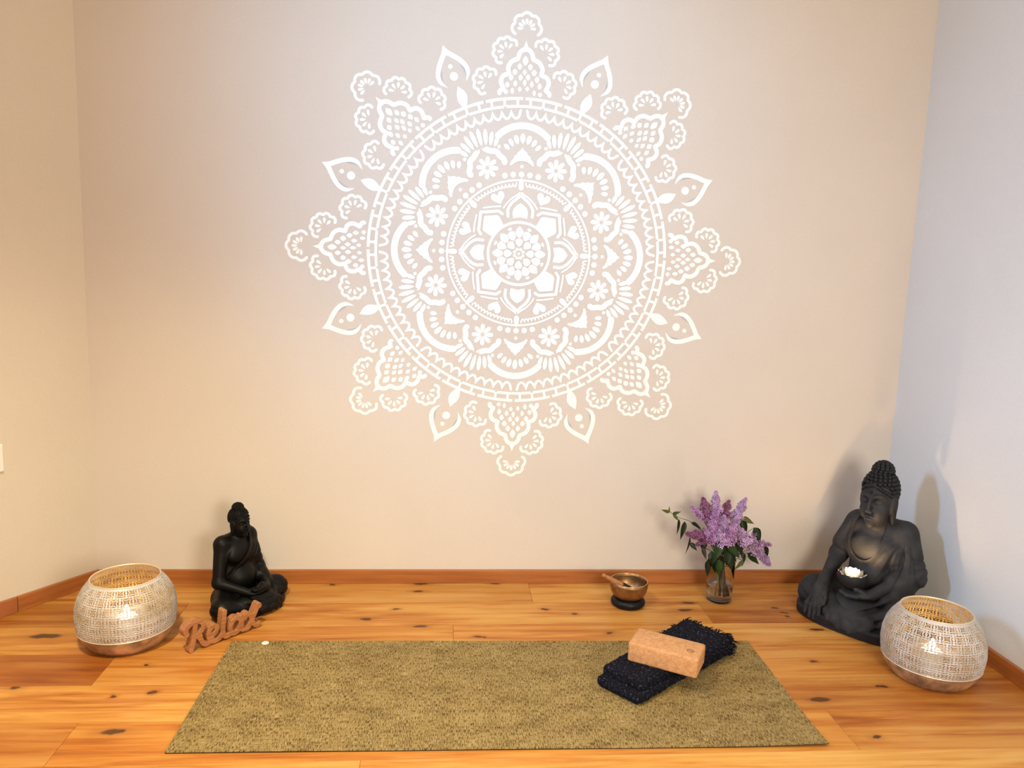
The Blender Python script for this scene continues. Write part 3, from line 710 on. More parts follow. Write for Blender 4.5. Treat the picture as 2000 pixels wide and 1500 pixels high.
def build_lantern_meshes():
    nu, z0, z1 = 440, .060, .232; nv = 120; cells = 22; rowh = 20
    zs = []; zz = z0; ss = np.linspace(0, 1, nv+1)
    dense = np.linspace(z0, z1, 600); rr = np.array([lan_r(z) for z in dense]); rr = np.convolve(np.pad(rr, 12, 'edge'), np.ones(25)/25, 'valid')
    arc = np.concatenate([[0], np.cumsum(np.hypot(np.diff(dense), np.diff(rr)))]); arc /= arc[-1]
    zz = np.interp(ss, arc, dense); rz = np.interp(ss, arc, rr)
    V = []; th = np.linspace(0, 2*PI, nu, endpoint=False)
    Vo = np.stack([np.outer(rz, np.cos(th)), np.outer(rz, np.sin(th)), np.repeat(zz[:, None], nu, 1)], -1).reshape(-1, 3)
    cv = ((np.arange(nv)+.5) % rowh)/rowh*2-1; sh_ = (np.arange(nv)//rowh % 2)*(rowh//2)
    U = ((np.arange(nu)[None, :]+sh_[:, None]+.5) % rowh)/rowh*2-1; Wv = np.repeat(cv[:, None], nu, 1); hole = np.zeros(U.shape, bool)
    def ellp(cx, cy, a, b, ang):
        c, s = math.cos(ang), math.sin(ang); x, y = U-cx, Wv-cy; return ((x*c+y*s)/a)**2+((-x*s+y*c)/b)**2 < 1
    for q in range(4):
        a = PI/4+q*PI/2; hole |= ellp(.40*math.cos(a), .40*math.sin(a), .24, .115, a)
        a = q*PI/2; hole |= ellp(.68*math.cos(a), .68*math.sin(a), .12, .20, a); hole |= ellp(.30*math.cos(a), .30*math.sin(a), .10, .075, a)
        a = PI/4+q*PI/2; hole |= ellp(1.02*math.cos(a), 1.02*math.sin(a), .17, .11, a)
        for s in (-1, 1): hole |= ellp(.86*math.cos(PI/2*q+s*.42), .86*math.sin(PI/2*q+s*.42), .09, .14, PI/2*q+s*.42)
    hole |= ellp(0, 0, .10, .10, 0)
    F = []
    for j in range(nv):
        if j < 2 or j > nv-5: row = np.zeros(nu, bool)
        else: row = hole[j]
        for i in np.nonzero(~row)[0]:
            i2 = (i+1) % nu; F.append((j*nu+i, j*nu+i2, (j+1)*nu+i2, (j+1)*nu+i))
    me = bpy.data.meshes.new('pierced_shell'); me.from_pydata(Vo.tolist(), [], F); me.update(); me.materials.append(LATT); me.materials.append(GOLDIN)
    bm = bmesh.new(); bm.from_mesh(me)
    bmesh.ops.delete(bm, geom=[v for v in bm.verts if not v.link_faces], context='VERTS')
    bm.to_mesh(me); bm.free()
    me.polygons.foreach_set('use_smooth', [True]*len(me.polygons))
    return me
SHELL = build_lantern_meshes()
def lantern(label, loc, rz):
    root = thing('lantern', label, 'lantern', loc, rz, None)
    o = bpy.data.objects.new('pierced_shell', SHELL); COL.objects.link(o); o.parent = root
    sm = o.modifiers.new('thick', 'SOLIDIFY'); sm.thickness = .0014; sm.offset = -1; sm.material_offset = 1; sm.material_offset_rim = 0
    bobj('base_band', lathe_bm([(0, .004), (.100, .004), (.106, 0), (.112, .001), (.122, .008), (.132, .022), (.1465, .045), (.1515, .060), (.1515, .0625), (.1485, .063), (.143, .046), (.130, .026), (.115, .012), (0, .010)], 96), COPPER, root, True)
    bobj('seam_ring', tube_bm([(.1525*math.cos(2*PI*k/96), .1525*math.sin(2*PI*k/96), .0620) for k in range(97)], .0018, 8, caps=False), RIMM, root, True)
    bobj('rim', tube_bm([(.1090*math.cos(2*PI*k/96), .1090*math.sin(2*PI*k/96), .2335) for k in range(97)], .0024, 8, caps=False), RIMM, root, True)
    return root
def candle(label, loc):
    root = thing('candle', label, 'candle', loc)
    bobj('wax', lathe_bm([(0, 0), (.033, 0), (.034, .002), (.034, .078), (.031, .081), (.012, .077), (0, .076)], 40), WAX, root, True)
    bobj('wick', tube_bm([(0, 0, .075), (.001, 0, .084)], .0012, 6), WICK, root)
    flame(root, .080, .042, .0125, FLAMEL); plight(root, .105, .32, .012, (1, .74, .44)); return root
LL, LR_ = Vector((-1.058, 2.612, 0)), Vector((1.662, 2.322, 0))
lantern('round pierced white metal lantern with copper band beside the small black statue', LL, .1)
lantern('round pierced white metal lantern with copper band in front of the large statue', LR_, .23)
candle('lit pillar candle glowing inside the lantern beside the small black statue', LL+Vector((0, 0, .0105)))
candle('lit pillar candle glowing inside the lantern in front of the large statue', LR_+Vector((0, 0, .0105)))

# ---------------------------------------------------------------- wooden word sign
def word_sign():
    root = None
    ux = .0545
    strokes = [
        sp2([(-.02, 1.08), (-.10, 1.36), (.16, 1.66), (.62, 1.74), (1.02, 1.50), (.98, 1.12), (.60, .86)], 5),
        sp2([(.52, 1.52), (.46, 1.0), (.36, .45), (.22, -.02)], 4),
        sp2([(.60, .86), (.84, .52), (1.02, .16), (1.32, .02), (1.62, .24)], 4),
        sp2([(1.48, .44), (1.84, .62), (1.96, .90), (1.70, 1.06), (1.44, .82), (1.40, .40), (1.66, .06), (2.06, .10), (2.34, .34)], 5),
        sp2([(2.50, 1.76), (2.42, 1.1), (2.36, .42), (2.50, .10), (2.74, .08), (2.92, .24)], 4),
        sp2([(3.56, .92), (3.28, 1.04), (2.98, .86), (2.86, .46), (3.04, .10), (3.34, .12), (3.56, .42), (3.66, .92)], 5),
        sp2([(3.70, 1.0), (3.66, .5), (3.70, .14), (3.92, .08)], 4),
        sp2([(3.92, .84), (4.12, 1.04), (4.34, .84), (4.46, .40), (4.70, .08), (4.96, .14)], 5),
        sp2([(5.0, 1.34), (4.90, 1.42), (4.62, .88), (4.34, .44), (4.10, .08), (3.86, .10)], 5)]
    lo, hi = (-.4*ux, -.022, -.35*ux), (5.3*ux, .022, 2.05*ux); fd = Field(lo, hi, .0017)
    X, Y, Z = fd.grid(); d2 = np.full((fd.n[0], 1, fd.n[2]), 9.0, np.float32)
    for s_ in strokes:
        for a, b in zip(s_[:-1], s_[1:]):
            ax, az, bx, bz = a[0]*ux, a[1]*ux, b[0]*ux, b[1]*ux; q = (bx-ax)**2+(bz-az)**2 or 1e-9
            t = np.clip(((X-ax)*(bx-ax)+(Z-az)*(bz-az))/q, 0, 1); d2 = np.minimum(d2, np.hypot(X-ax-t*(bx-ax), Z-az-t*(bz-az))-.0083)
    dy = np.abs(Y)-.0155; fd.D = np.maximum(d2+0*Y, dy+0*d2).astype(np.float32)
    V, F = fd.mesh(); V[:, 2] -= V[:, 2].min()
    m, t, b = nt('sign_cherry_wood'); tc = N(t, 'ShaderNodeTexCoord'); mp = N(t, 'ShaderNodeMapping'); mp.inputs['Scale'].default_value = (6, 40, 60); L(t, tc.outputs['Object'], mp.inputs[0])
    n = N(t, 'ShaderNodeTexNoise', i_Scale=4.0, i_Detail=4.0); L(t, mp.outputs[0], n.inputs['Vector']); L(t, ramp(t, n.outputs[0], [(.3, (.27, .095, .03)), (.7, (.45, .19, .07))]), b.inputs['Base Color']); b.inputs['Roughness'].default_value = .5
    a0, a1 = Vector((-.836, 2.520, 0)), Vector((-.640, 2.722, 0)); o = arr('wooden_word_sign', V, F, m, None)
    o.location = a0; o.rotation_euler = (0, 0, math.atan2(a1.y-a0.y, a1.x-a0.x))
    tag(o, 'carved wooden script sign reading Relax, standing in front of the small statue', 'sign')
word_sign()

# ---------------------------------------------------------------- yoga mat
def mat_mat():
    m, t, b = nt('woven_jute_mat'); tc = N(t, 'ShaderNodeTexCoord')
    def fib(sx, sy, sc, det=2, off=0):
        mp = N(t, 'ShaderNodeMapping'); mp.inputs['Scale'].default_value = (sx, sy, 1); mp.inputs['Location'].default_value = (off, off*.7, 0); L(t, tc.outputs['Object'], mp.inputs[0])
        n = N(t, 'ShaderNodeTexNoise', i_Scale=sc, i_Detail=det); L(t, mp.outputs[0], n.inputs['Vector']); return n.outputs[0]
    big = fib(1, 1, 5, 3); wx = fib(9, 110, 3.2, 2); wy = fib(215, 24, 2.5, 1, 3.1); pk = fib(3.5, 6, 3.2, 3, 7)
    c = ramp(t, mathn(t, 'ADD', mathn(t, 'ADD', mathn(t, 'MULTIPLY', wx, .45), mathn(t, 'MULTIPLY', fib(170, 4, 2.6, 2, 2.2), .45)), mathn(t, 'MULTIPLY', big, .10)), [(.36, (.19, .120, .037)), (.50, (.31, .212, .080)), (.64, (.40, .29, .128))])
    thr = mathn(t, 'ADD', wy, mathn(t, 'MULTIPLY', mathn(t, 'SUBTRACT', pk, .5), .30))
    fl = N(t, 'ShaderNodeMapRange', i_1=.51, i_2=.60, i_3=0.0, i_4=.92); L(t, thr, fl.inputs[0])
    thr2 = mathn(t, 'ADD', fib(22, 260, 3.0, 1, 5.3), mathn(t, 'MULTIPLY', mathn(t, 'SUBTRACT', fib(3, 3, 3, 3, 1.7), .5), .4))
    fl2 = N(t, 'ShaderNodeMapRange', i_1=.56, i_2=.68, i_3=0.0, i_4=.65); L(t, thr2, fl2.inputs[0])
    c = mixc(t, fl.outputs[0], c, (.075, .04, .009)); c = mixc(t, fl2.outputs[0], c, (.09, .05, .012)); L(t, c, b.inputs['Base Color'])
    b.inputs['Roughness'].default_value = .85; b.inputs['Specular IOR Level'].default_value = .2
    bp = N(t, 'ShaderNodeBump', i_Strength=.5, i_Distance=.001); L(t, mathn(t, 'SUBTRACT', mathn(t, 'ADD', wx, wy), fl.outputs[0]), bp.inputs['Height']); L(t, bp.outputs[0], b.inputs['Normal'])
    return m
ML, MW_ = 1.83, .6265
mat = thing('yoga_mat', 'beige woven yoga mat lying on the plank floor', 'yoga mat', (-.7152, 1.968, 0), -.0158)
def mat_sheet(z0, z1, inset):
    bm = bmesh.new(); nx, ny = 122, 42; g = {}
    for i in range(nx+1):
        for j in range(ny+1):
            x = inset+(ML-2*inset)*i/nx; y = inset+(MW_-2*inset)*j/ny
            lift = .008*max(0, 1-((ML-x)/.34))**2*max(0, 1-y/.16)**1.6 + .0012*max(0, 1-y/.05)*math.sin(x*5)**2
            for s, z in ((0, z0), (1, z1)): g[i, j, s] = bm.verts.new((x, y, z+lift))
    for i in range(nx):
        for j in range(ny):
            bm.faces.new((g[i,j,1], g[i+1,j,1], g[i+1,j+1,1], g[i,j+1,1])); bm.faces.new((g[i,j,0], g[i,j+1,0], g[i+1,j+1,0], g[i+1,j,0]))
    for i in range(nx):
        bm.faces.new((g[i,0,0], g[i+1,0,0], g[i+1,0,1], g[i,0,1])); bm.faces.new((g[i+1,ny,0], g[i,ny,0], g[i,ny,1], g[i+1,ny,1]))
    for j in range(ny):
        bm.faces.new((g[0,j+1,0], g[0,j,0], g[0,j,1], g[0,j+1,1])); bm.faces.new((g[nx,j,0], g[nx,j+1,0], g[nx,j+1,1], g[nx,j,1]))
    return bm
bobj('woven_top', mat_sheet(.0032, .0048, 0), mat_mat(), mat); bobj('rubber_backing', mat_sheet(.0002, .0032, .0012), simple('black_mat_rubber', (.02, .013, .008), .8), mat)
ey = bobj('eyelet', lathe_bm([(.0028, .0), (.0028, .0015), (.0045, .0024), (.0105, .0018), (.0125, 0)], 32), simple('silver_eyelet', (.95, .95, .95), .3, .3), mat, True)
ey.location = (.1165, .6115, .0047)

# ---------------------------------------------------------------- folded wool blanket with fringe
def blanket():
    a = Vector((.560, 2.206)); e = Vector((.955, 2.525)); L_ = (e-a).length; rz = math.atan2(e.y-a.y, e.x-a.x)
    root = thing('wool_blanket', 'folded black wool blanket with fringed end on the yoga mat', 'blanket', (a.x, a.y, .0052), rz)
    fd = Field((-.03, -.13, -.004), (L_+.05, .13, .10), .0027)
    fd.rbox((L_*.5, 0, .0165), (L_*.5, .086, .0165), .0155, .004); fd.rbox((L_*.5+.008, .004, .049), (L_*.5-.012, .080, .0175), .0165, .004)
    fd.rbox((L_*.80, .0, .034), (L_*.22, .098, .030), .020, .02)
    X, Y, Z = fd.grid()
    X, Y, Z = np.broadcast_arrays(X, Y, Z)
    ns = np.zeros(fd.D.shape, np.float32)
    for k in range(26):
        w = rng.normal(size=3); w /= np.linalg.norm(w); fq = rng.choice([50, 90, 240, 330, 430]); am = {50: .0005, 90: .0003, 240: .00025, 330: .0003, 430: .0003}[int(fq)]
        ns += (am*np.sin(fq*(w[0]*X+w[1]*Y+w[2]*Z)+rng.uniform(0, 6.28))).astype(np.float32)
    fd.D += ns+(.004*np.sin(X*22+.5)*np.sin(Y*17+1)*(Z > .04)).astype(np.float32)
    V, F = fd.mesh(); V[:, 2] -= V[:, 2].min()
    # keep the underside flat on the mat
    m, t, b = nt('boucle_wool'); tc = N(t, 'ShaderNodeTexCoord'); n = N(t, 'ShaderNodeTexNoise', i_Scale=150.0, i_Detail=3.0); L(t, tc.outputs['Object'], n.inputs['Vector'])
    L(t, ramp(t, n.outputs[0], [(.35, (.0035, .0035, .005)), (.58, (.008, .008, .014)), (.66, (.03, .032, .055)), (.76, (.10, .105, .14))]), b.inputs['Base Color']); b.inputs['Roughness'].default_value = .95; b.inputs['Specular IOR Level'].default_value = .1
    bp = N(t, 'ShaderNodeBump', i_Strength=.8, i_Distance=.003); L(t, n.outputs[0], bp.inputs['Height']); L(t, bp.outputs[0], b.inputs['Normal'])
    arr('folded_cloth', V, F, m, root)
    # short loops all over, and the fringe
    bm = bmesh.new()
    for k in range(520):
        y = random.uniform(-.098, .098); z = random.choice((.012, .03, .048, .062))+random.uniform(-.006, .006); x = L_+.008+random.uniform(-.016, .004)
        p = [Vector((x, y, z))]; d = Vector((random.uniform(.4, 1), random.uniform(-.6, .6)+y*4, random.uniform(-.3, .9))).normalized()
        for i in range(3): d = (d+Vector((0, random.uniform(-.3, .3), -.38))).normalized(); p.append(p[-1]+d*random.uniform(.006, .012))
        for q in p: q.z = max(q.z, .002)
        tube_bm(p, [.0020, .0020, .0017, .0009], 5, bm)
    for k in range(330):     # tufts along the long upper edge at the back end
        x = L_*random.uniform(.55, 1.0); s = random.choice((-1, 1)); y = s*random.uniform(.088, .099); z = random.uniform(.02, .064)
        d = Vector((random.uniform(-.3, .5), s, random.uniform(-.2, .8))).normalized(); p = [Vector((x, y, z)), Vector((x, y, z))+d*.006, Vector((x, y, z))+d*random.uniform(.009, .015)+Vector((0, 0, -.002))]
        tube_bm(p, [.0020, .0018, .0009], 4, bm)
    fr = bobj('fringe', bm, m, root); fr['kind'] = 'stuff'
    return root
blanket()

# ---------------------------------------------------------------- cork block
def cork():
    a = Vector((.612, 2.300)); b_ = Vector((.806, 2.186)); rz = math.atan2(b_.y-a.y, b_.x-a.x)
    root = thing('cork_block', 'tan cork yoga block lying on top of the folded black blanket', 'yoga block', (a.x, a.y, .0735), rz)
    root.rotation_euler = (d2r(.5), d2r(1.0), rz)
    m, t, b = nt('pressed_cork'); tc = N(t, 'ShaderNodeTexCoord'); v = N(t, 'ShaderNodeTexVoronoi', i_Scale=210.0); L(t, tc.outputs['Object'], v.inputs['Vector']); n = N(t, 'ShaderNodeTexNoise', i_Scale=60.0, i_Detail=4.0); L(t, tc.outputs['Object'], n.inputs['Vector'])
    sep = N(t, 'ShaderNodeSeparateColor'); L(t, v.outputs['Color'], sep.inputs[0])
    L(t, ramp(t, mathn(t, 'ADD', mathn(t, 'MULTIPLY', sep.outputs[0], .25), mathn(t, 'MULTIPLY', n.outputs[0], .75)), [(.25, (.42, .19, .080)), (.5, (.53, .265, .118)), (.75, (.60, .33, .16))]), b.inputs['Base Color'])
    b.inputs['Roughness'].default_value = .8; b.inputs['Specular IOR Level'].default_value = .2
    bobj('block', box_bm(0, .224, 0, .118, 0, .066, .0075, 4), m, root, True)
    bm = bmesh.new(); st_m = simple('burnt_stamp', (.16, .06, .025), .8)
    def stroke(pts, w):
        vs = []
        for i, p in enumerate(pts):
            q = pts[min(i+1, len(pts)-1)]; o = pts[max(i-1, 0)]; dx, dy = q[0]-o[0], q[1]-o[1]; h_ = math.hypot(dx, dy) or 1
            vs.append((bm.verts.new((p[0]-dy/h_*w, p[1]+dx/h_*w, 0)), bm.verts.new((p[0]+dy/h_*w, p[1]-dx/h_*w, 0))))
        for a_, b2_ in zip(vs[:-1], vs[1:]): bm.faces.new((a_[0], a_[1], b2_[1], b2_[0]))
    stroke([(.0105*math.cos(t_), .0105*math.sin(t_)) for t_ in np.linspace(0, 2*PI, 41)], .0011)
    for k in range(-1, 2): stroke([(k*.0042+.0023*math.cos(t_), -.001+.0052*math.sin(t_)) for t_ in np.linspace(0, PI, 9)], .0006)
    stroke([(-.0065, -.0012), (0, -.004), (.0065, -.0012)], .0006)
    o = bobj('stamp', bm, st_m, root); o.location = (.190, .046, .0664); o['label'] = 'dark round burnt-in logo stamp'
cork()

# ---------------------------------------------------------------- singing bowl, cushion ring, mallet
BP = Vector((.757, 2.885, 0))
o = bobj('ring_cushion', lathe_bm([(.030, .010), (.036, .003), (.046, 0), (.060, .002), (.068, .012), (.067, .023), (.060, .032), (.050, .035), (.038, .031), (.031, .021)], 56, close=True), simple('black_satin_cushion', (.004, .004, .005), .45, bump=.3, bscale=90, spec=.25), None, True)
o.location = BP; tag(o, 'black ring cushion under the brass singing bowl', 'cushion')
def brass():
    m, t, b = nt('hammered_brass'); tc = N(t, 'ShaderNodeTexCoord'); n = N(t, 'ShaderNodeTexNoise', i_Scale=35.0, i_Detail=4.0); L(t, tc.outputs['Object'], n.inputs['Vector'])
    L(t, ramp(t, n.outputs[0], [(.3, (.22, .105, .04)), (.7, (.37, .20, .085))]), b.inputs['Base Color']); b.inputs['Metallic'].default_value = .85; b.inputs['Roughness'].default_value = .42
    v = N(t, 'ShaderNodeTexVoronoi', i_Scale=90.0); L(t, tc.outputs['Object'], v.inputs['Vector']); bp = N(t, 'ShaderNodeBump', i_Strength=.15, i_Distance=.001); L(t, v.outputs[0], bp.inputs['Height']); L(t, bp.outputs[0], b.inputs['Normal']); return m
BR = brass()
bowl = thing('singing_bowl', 'brass singing bowl on a black ring cushion, wooden mallet inside', 'singing bowl', BP+Vector((0, 0, .0262)))
bobj('bowl_wall', lathe_bm([(0, 0), (.030, .001), (.046, .006), (.060, .017), (.070, .034), (.0748, .052), (.0755, .066), (.0740, .0755), (.0715, .0755), (.0712, .066), (.0705, .052), (.066, .035), (.056, .020), (.043, .010), (.028, .0055), (0, .0045)], 72), BR, bowl, True)
bobj('lip', tube_bm([(.0728*math.cos(2*PI*k/72), .0728*math.sin(2*PI*k/72), .0755) for k in range(73)], .0017, 8, caps=False), simple('polished_brass_lip', (.78, .58, .32), .25, 1.0), bowl, True)
A_, B_ = Vector((.640, 2.842, .143)), Vector((.788, 2.872, .053)); ax = B_-A_
mal = thing('mallet', 'wooden mallet with a black tip resting in the brass singing bowl', 'mallet', A_)
mal.rotation_euler = ax.to_track_quat('Z', 'Y').to_euler(); ml = ax.length
MALW = simple('mallet_wood', (.40, .17, .065), .45, var=.2, vscale=40)
bobj('handle', lathe_bm([(0, 0), (.006, .0005), (.0078, .004), (.0072, .011), (.0060, .016), (.0075, .022), (.0095, .05), (.0112, .09), (.0112, ml*.56), (0, ml*.56)], 24), MALW, mal, True)
bobj('tip', lathe_bm([(0, ml*.55), (.0125, ml*.55), (.0135, ml*.58), (.0135, ml*.97), (.011, ml), (0, ml)], 24), simple('black_leather_tip', (.008, .007, .007), .7), mal, True)

# ---------------------------------------------------------------- vase and lilac bouquet
VP = Vector((1.145, 2.925, 0))
def glass(name, rough=0.0, ior=1.48, col=(1, 1, 1)):
    m, t, b = nt(name); b.inputs['Base Color'].default_value = (*col, 1); b.inputs['Roughness'].default_value = rough; b.inputs['IOR'].default_value = ior; b.inputs['Transmission Weight'].default_value = 1.0; return m
vase = thing('glass_vase', 'clear glass vase half filled with water holding the lilac bouquet', 'vase', VP)
bobj('glass', lathe_bm([(0, 0), (.044, 0), (.049, .003), (.0515, .010), (.0525, .04), (.054, .10), (.0555, .165), (.0548, .167), (.0535, .165), (.052, .10), (.0505, .04), (.0490, .014), (.044, .0095), (0, .009)], 64), glass('clear_glass', 0, 1.45, (.98, .99, .98)), vase, True)
bobj('water', lathe_bm([(0, .0085), (.0445, .009), (.0494, .0140), (.0509, .04), (.0518, .070), (0, .070)], 64), glass('water', 0, 1.33, (.97, .97, .95)), vase, True)
STEM = simple('brown_stem', (.050, .032, .013), .6, var=.3, vscale=60)
def leaf_mat(name, col):
    m, t, b = nt(name); b.inputs['Roughness'].default_value = .45; tc = N(t, 'ShaderNodeTexCoord'); n = N(t, 'ShaderNodeTexNoise', i_Scale=45.0, i_Detail=3.0); L(t, tc.outputs['Object'], n.inputs['Vector'])
    L(t, ramp(t, n.outputs[0], [(.3, tuple(c*.7 for c in col)), (.7, tuple(c*1.25 for c in col))]), b.inputs['Base Color']); return m
LEAF = {'d': leaf_mat('dark_lilac_leaf', (.018, .038, .012)), 'g': leaf_mat('green_lilac_leaf', (.036, .090, .016)), 'l': leaf_mat('light_lilac_leaf', (.17, .20, .04)), 'b': leaf_mat('brown_lilac_leaf', (.06, .035, .018))}
def leaf_bm(a, b, w, roll, droop=.12):
    a, b = Vector(a), Vector(b); ax = b-a; ln = ax.length; ax.normalize(); s = ax.cross(Vector((0, -1, .25))).normalized(); n = s.cross(ax)
    s, n = s*math.cos(roll)+n*math.sin(roll), n*math.cos(roll)-s*math.sin(roll); bm = bmesh.new(); rows = []
    prof = [(0, .04), (.04, .30), (.12, .74), (.25, 1.0), (.42, .95), (.6, .70), (.78, .38), (.92, .12), (1, .01)]
    for t, q in prof:
        c = a+ax*ln*t-n*ln*droop*t*t; rows.append([bm.verts.new(c+s*w*.58*q*k+n*(abs(k)*.16*w*q)) for k in (-1, -.5, 0, .5, 1)])
    for r1, r2 in zip(rows[:-1], rows[1:]):
        for k in range(4): bm.faces.new((r1[k], r1[k+1], r2[k+1], r2[k]))
    bmesh.ops.solidify(bm, geom=bm.faces[:], thickness=.0006); return bm
def petal_mats():
    out = {}
    for k, c1, c2 in (('light', (.50, .31, .58), (.70, .50, .76)), ('mid', (.42, .20, .45), (.62, .38, .66)), ('dark', (.26, .085, .20), (.46, .21, .40))):
        m, t, b = nt(k+'_lilac_petal'); at = N(t, 'ShaderNodeAttribute', attribute_name='tone'); L(t, ramp(t, at.outputs['Fac'], [(0, tuple(x*.55 for x in c1)), (.35, c1), (1, c2)]), b.inputs['Base Color']); b.inputs['Roughness'].default_value = .6; b.inputs['Specular IOR Level'].default_value = .2
        out[k] = m
    return out
PET = petal_mats()
def panicle(tip, base, r0_, mat, parent, n):
    tip, base = Vector(tip), Vector(base); ax = tip-base; ln = ax.length; ax.normalize(); s = ax.orthogonal().normalized(); w_ = ax.cross(s); V, F, T = [], [], []
    for k in range(n):
        t = (k+.5)/n; t = t**.85; ph = k*2.399963; rr = r0_*1.24*math.sqrt(max(0, 1-t**1.7))*(.80+.20*math.sin(PI*min(1, t*2+.1)))*(.80+.34*math.sin(t*15+ph*2.0))*random.uniform(.8, 1.12)
        c = base+ax*ln*t+(s*math.cos(ph)+w_*math.sin(ph))*rr
        nn_ = ((s*math.cos(ph)+w_*math.sin(ph))*1.0+ax*random.uniform(.1, .9)+Vector((random.uniform(-.4, .4),)*3)).normalized()
        e1 = nn_.orthogonal().normalized(); e2 = nn_.cross(e1); rt = random.uniform(0, PI); sz = random.uniform(.0064, .0098)*(1-.35*t); tone = random.uniform(.05, 1)
        # a four-petalled floret on a short throat
        i0 = len(V); V.append(c-nn_*.006); T.append(.05); ctr = len(V); V.append(c-nn_*.0012); T.append(.0)
        for p in range(4):
            a0 = rt+p*PI/2
            for da, q, up in ((-.52, .62, .0010), (-.30, 1.0, .0022), (.30, 1.0, .0022), (.52, .62, .0010)):
                V.append(c+(e1*math.cos(a0+da)+e2*math.sin(a0+da))*sz*q+nn_*up); T.append(tone*(.8 if q < .9 else 1))
            j = len(V)-4; F.append((ctr, j, j+1, j+2, j+3)); F.append((i0, j, j+3)) if p % 2 else None
    me = bpy.data.meshes.new('flower_panicle'); me.from_pydata([tuple(v) for v in V], [], F); me.update(); at = me.attributes.new('tone', 'FLOAT', 'POINT'); at.data.foreach_set('value', T)
    o = mesh_obj('flower_panicle', me, mat, parent); o['kind'] = 'stuff'; return o
def P3(x, z, y): return (x, y, z)
def stem_to(base, parent, sx, sy, z0=.024, bend=0, rad=.0034):
    b = Vector(base); foot = Vector((VP.x+sx*.8+.012, VP.y+sy, z0)); neck = Vector((VP.x+(b.x-VP.x)*.10+sx*.1, VP.y+sy*.3, .160))
    return bobj('stem', tube_bm(spline([foot, (foot+neck)/2, neck, neck*.45+b*.55+Vector((0, 0, .012)), b], 5), rad, 8), STEM, parent, True)
G = 'lilac sprigs in the glass vase'
sprigs = [
 ('pale lilac sprig standing tallest, topmost of the bouquet', [((1.100, .458), (1.117, .355), 2.935, .021, 'light', 100)], (.006, .004), [((1.143, .262), (1.199, .203), .037, 'g', 2.872, .2), ((1.13, .262), (1.134, .206), .029, 'd', 2.88, -.3)]),
 ('dark pink lilac sprig with two flower heads at the upper left of the bouquet', [((1.047, .432), (1.085, .335), 2.93, .024, 'dark', 110), ((1.003, .397), (1.05, .355), 2.925, .013, 'mid', 36), ((1.088, .388), (1.10, .335), 2.90, .020, 'mid', 60)], (-.004, .01), [((.999, .335), (1.042, .318), .022, 'd', 2.90, .9), ((1.109, .262), (1.097, .198), .035, 'g', 2.868, 0)]),
 ('pale lilac sprig pointing to the upper right of the bouquet', [((1.228, .430), (1.188, .328), 2.935, .022, 'light', 110), ((1.185, .366), (1.165, .295), 2.90, .020, 'light', 70)], (.012, .0), [((1.226, .340), (1.278, .322), .022, 'l', 2.95, .3), ((1.217, .34), (1.234, .288), .025, 'd', 2.92, -.4)]),
 ('rosy lilac sprig between the tallest head and the upper right head', [((1.164, .416), (1.153, .340), 2.95, .019, 'dark', 80), ((1.182, .345), (1.178, .285), 2.90, .021, 'light', 60)], (.002, -.008), [((1.10, .290), (1.112, .215), .036, 'd', 2.895, .3), ((1.165, .285), (1.182, .215), .036, 'd', 2.895, -.3)]),
 ('full mauve lilac sprig at the centre front of the bouquet', [((1.068, .350), (1.112, .282), 2.885, .026, 'mid', 120), ((1.125, .372), (1.13, .315), 2.89, .020, 'light', 60), ((1.149, .340), (1.155, .258), 2.872, .022, 'mid', 90), ((1.10, .318), (1.128, .262), 2.866, .020, 'light', 60)], (.010, .010), [((1.149, .237), (1.146, .166), .033, 'd', 2.875, 0), ((1.110, .196), (1.113, .131), .037, 'g', 2.862, .2)]),
 ('rosy lilac sprig leaning out low on the left of the bouquet', [((.981, .290), (1.075, .279), 2.905, .021, 'dark', 95), ((1.05, .310), (1.095, .270), 2.88, .018, 'mid', 50), ((1.024, .244), (1.079, .276), 2.90, .016, 'dark', 50)], (-.010, .004), [((.999, .277), (.987, .206), .016, 'b', 2.90, .8), ((1.005, .249), (1.032, .220), .016, 'd', 2.91, 0), ((1.048, .237), (1.064, .192), .016, 'b', 2.885, 0), ((1.064, .190), (1.071, .125), .026, 'd', 2.868, .3), ((1.082, .228), (1.086, .170), .026, 'd', 2.872, -.4), ((1.09, .208), (1.10, .140), .034, 'd', 2.868, .1), ((1.05, .275), (1.055, .215), .030, 'd', 2.895, .2)]),
 ('pale lilac sprig at the right middle, above the drooping head', [((1.198, .318), (1.226, .256), 2.885, .023, 'light', 90)], (.016, .006), [((1.164, .214), (1.192, .180), .022, 'd', 2.89, .3), ((1.198, .268), (1.215, .205), .034, 'd', 2.90, .2), ((1.155, .212), (1.168, .150), .032, 'd', 2.874, -.2)]),
 ('large lilac sprig drooping down the right side of the vase', [((1.336, .160), (1.240, .272), 2.90, .026, 'light', 150), ((1.341, .241), (1.285, .250), 2.915, .011, 'mid', 26)], (.020, .0), [((1.271, .308), (1.301, .249), .034, 'd', 2.925, .2), ((1.320, .233), (1.333, .180), .026, 'd', 2.92, .5), ((1.255, .198), (1.305, .156), .027, 'g', 2.93, .2), ((1.240, .200), (1.229, .146), .012, 'd', 2.92, .3), ((1.229, .178), (1.189, .139), .016, 'l', 2.905, .2), ((1.219, .216), (1.217, .188), .013, 'd', 2.90, 0)])]
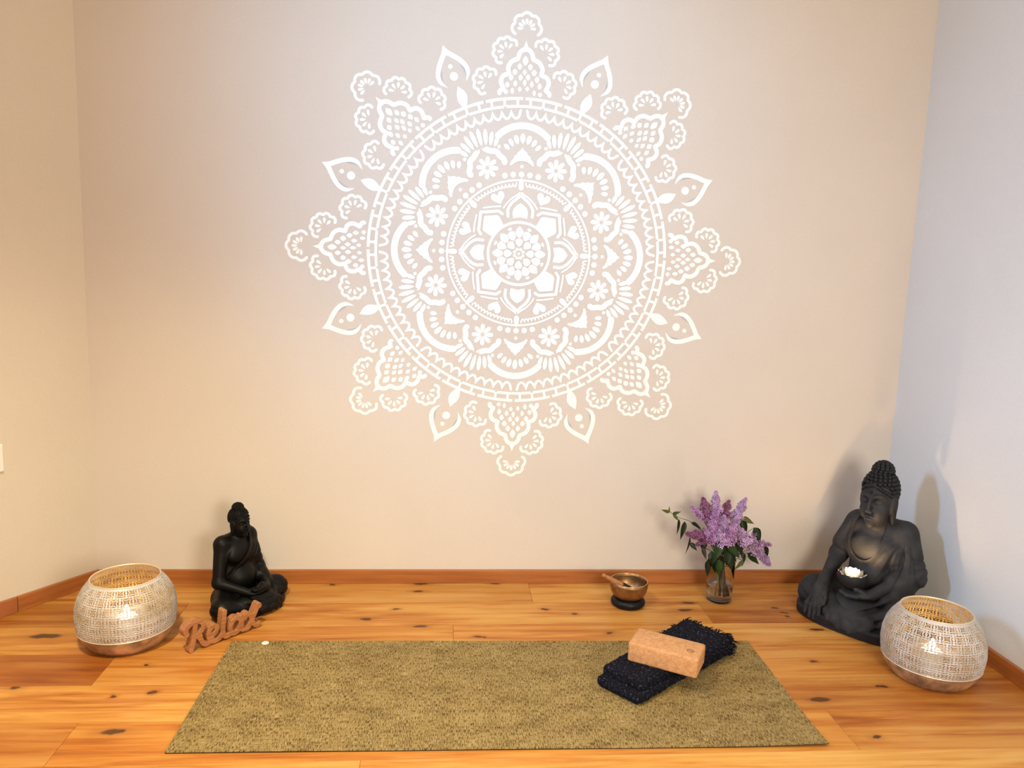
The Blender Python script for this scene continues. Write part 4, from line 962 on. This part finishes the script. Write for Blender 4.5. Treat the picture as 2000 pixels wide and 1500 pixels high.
for lab, heads, (sx, sy), lvs in sprigs:
    root = thing('lilac_sprig', lab, 'flower', (VP.x+sx, VP.y+sy, .024), 0, G); bpy.context.view_layer.update()
    inv = Vector(root.location)
    kids = []
    for (t_, b_, y, rr, mk, n) in heads:
        kids.append(panicle(P3(t_[0], t_[1], y-.006), P3(b_[0], b_[1], y+.006), rr, PET[mk], root, int(n*1.9)))
    b0 = heads[0][1]; kids.append(stem_to(P3(b0[0], b0[1], heads[0][2]+.006), root, sx, sy))
    main = P3(b0[0], b0[1], heads[0][2]+.006)
    for (t_, b_, y, rr, mk, n) in heads[1:]:
        c0 = Vector((VP.x+(main[0]-VP.x)*.45, (VP.y+main[1])/2, .17+(main[2]-.17)*.4)); kids.append(bobj('stem', tube_bm([c0, (c0+Vector(P3(b_[0], b_[1], y)))/2, P3(b_[0], b_[1], y)], .0016, 6), STEM, root, True))
    for (a_, b_, w, mk, y, ro) in lvs:
        la = P3(a_[0], a_[1], y+.004); kids.append(bobj('leaf', leaf_bm(la, P3(b_[0], b_[1], y-.012), w, ro), LEAF[mk], root, True))
        j = Vector((VP.x+(a_[0]-VP.x)*.35, VP.y-.01, max(.168, .5*(a_[1]+.17)))); kids.append(bobj('leaf_stalk', tube_bm(spline([j, (j+Vector(la))/2+Vector((0, 0, .006)), la], 4), .0010, 5), STEM, root, True))
    for o in kids: o.matrix_parent_inverse = Matrix.Translation(-inv)
tw = thing('leafy_twig', 'thin leafy twig without flowers reaching out to the left of the bouquet', 'twig', (VP.x-.014, VP.y-.004, .024), 0)
kids = [bobj('stem', tube_bm(spline([(VP.x-.014, VP.y-.004, .024), (VP.x-.016, VP.y, .165), (1.06, 2.915, .285), (1.0, 2.905, .338), (.946, 2.90, .358), (.918, 2.90, .374), (.903, 2.90, .392)], 6), [.0024]*13+[.0020]*6+[.0014]*18, 6), LEAF['l'], tw, True)]
for (x0, z0_, x1, z1_, w, mk, ro) in ((.910, .380, .872, .391, .013, 'l', .3), (.907, .386, .902, .407, .005, 'l', 0), (.920, .372, .953, .385, .011, 'g', .2), (.922, .370, .947, .347, .014, 'l', .5), (.946, .352, .947, .287, .016, 'd', .6), (.972, .342, .960, .264, .021, 'd', .2)):
    kids.append(bobj('leaf', leaf_bm((x0, 2.90, z0_), (x1, 2.892, z1_), w, ro), LEAF[mk], tw, True))
for o in kids: o.matrix_parent_inverse = Matrix.Translation(-Vector(tw.location))
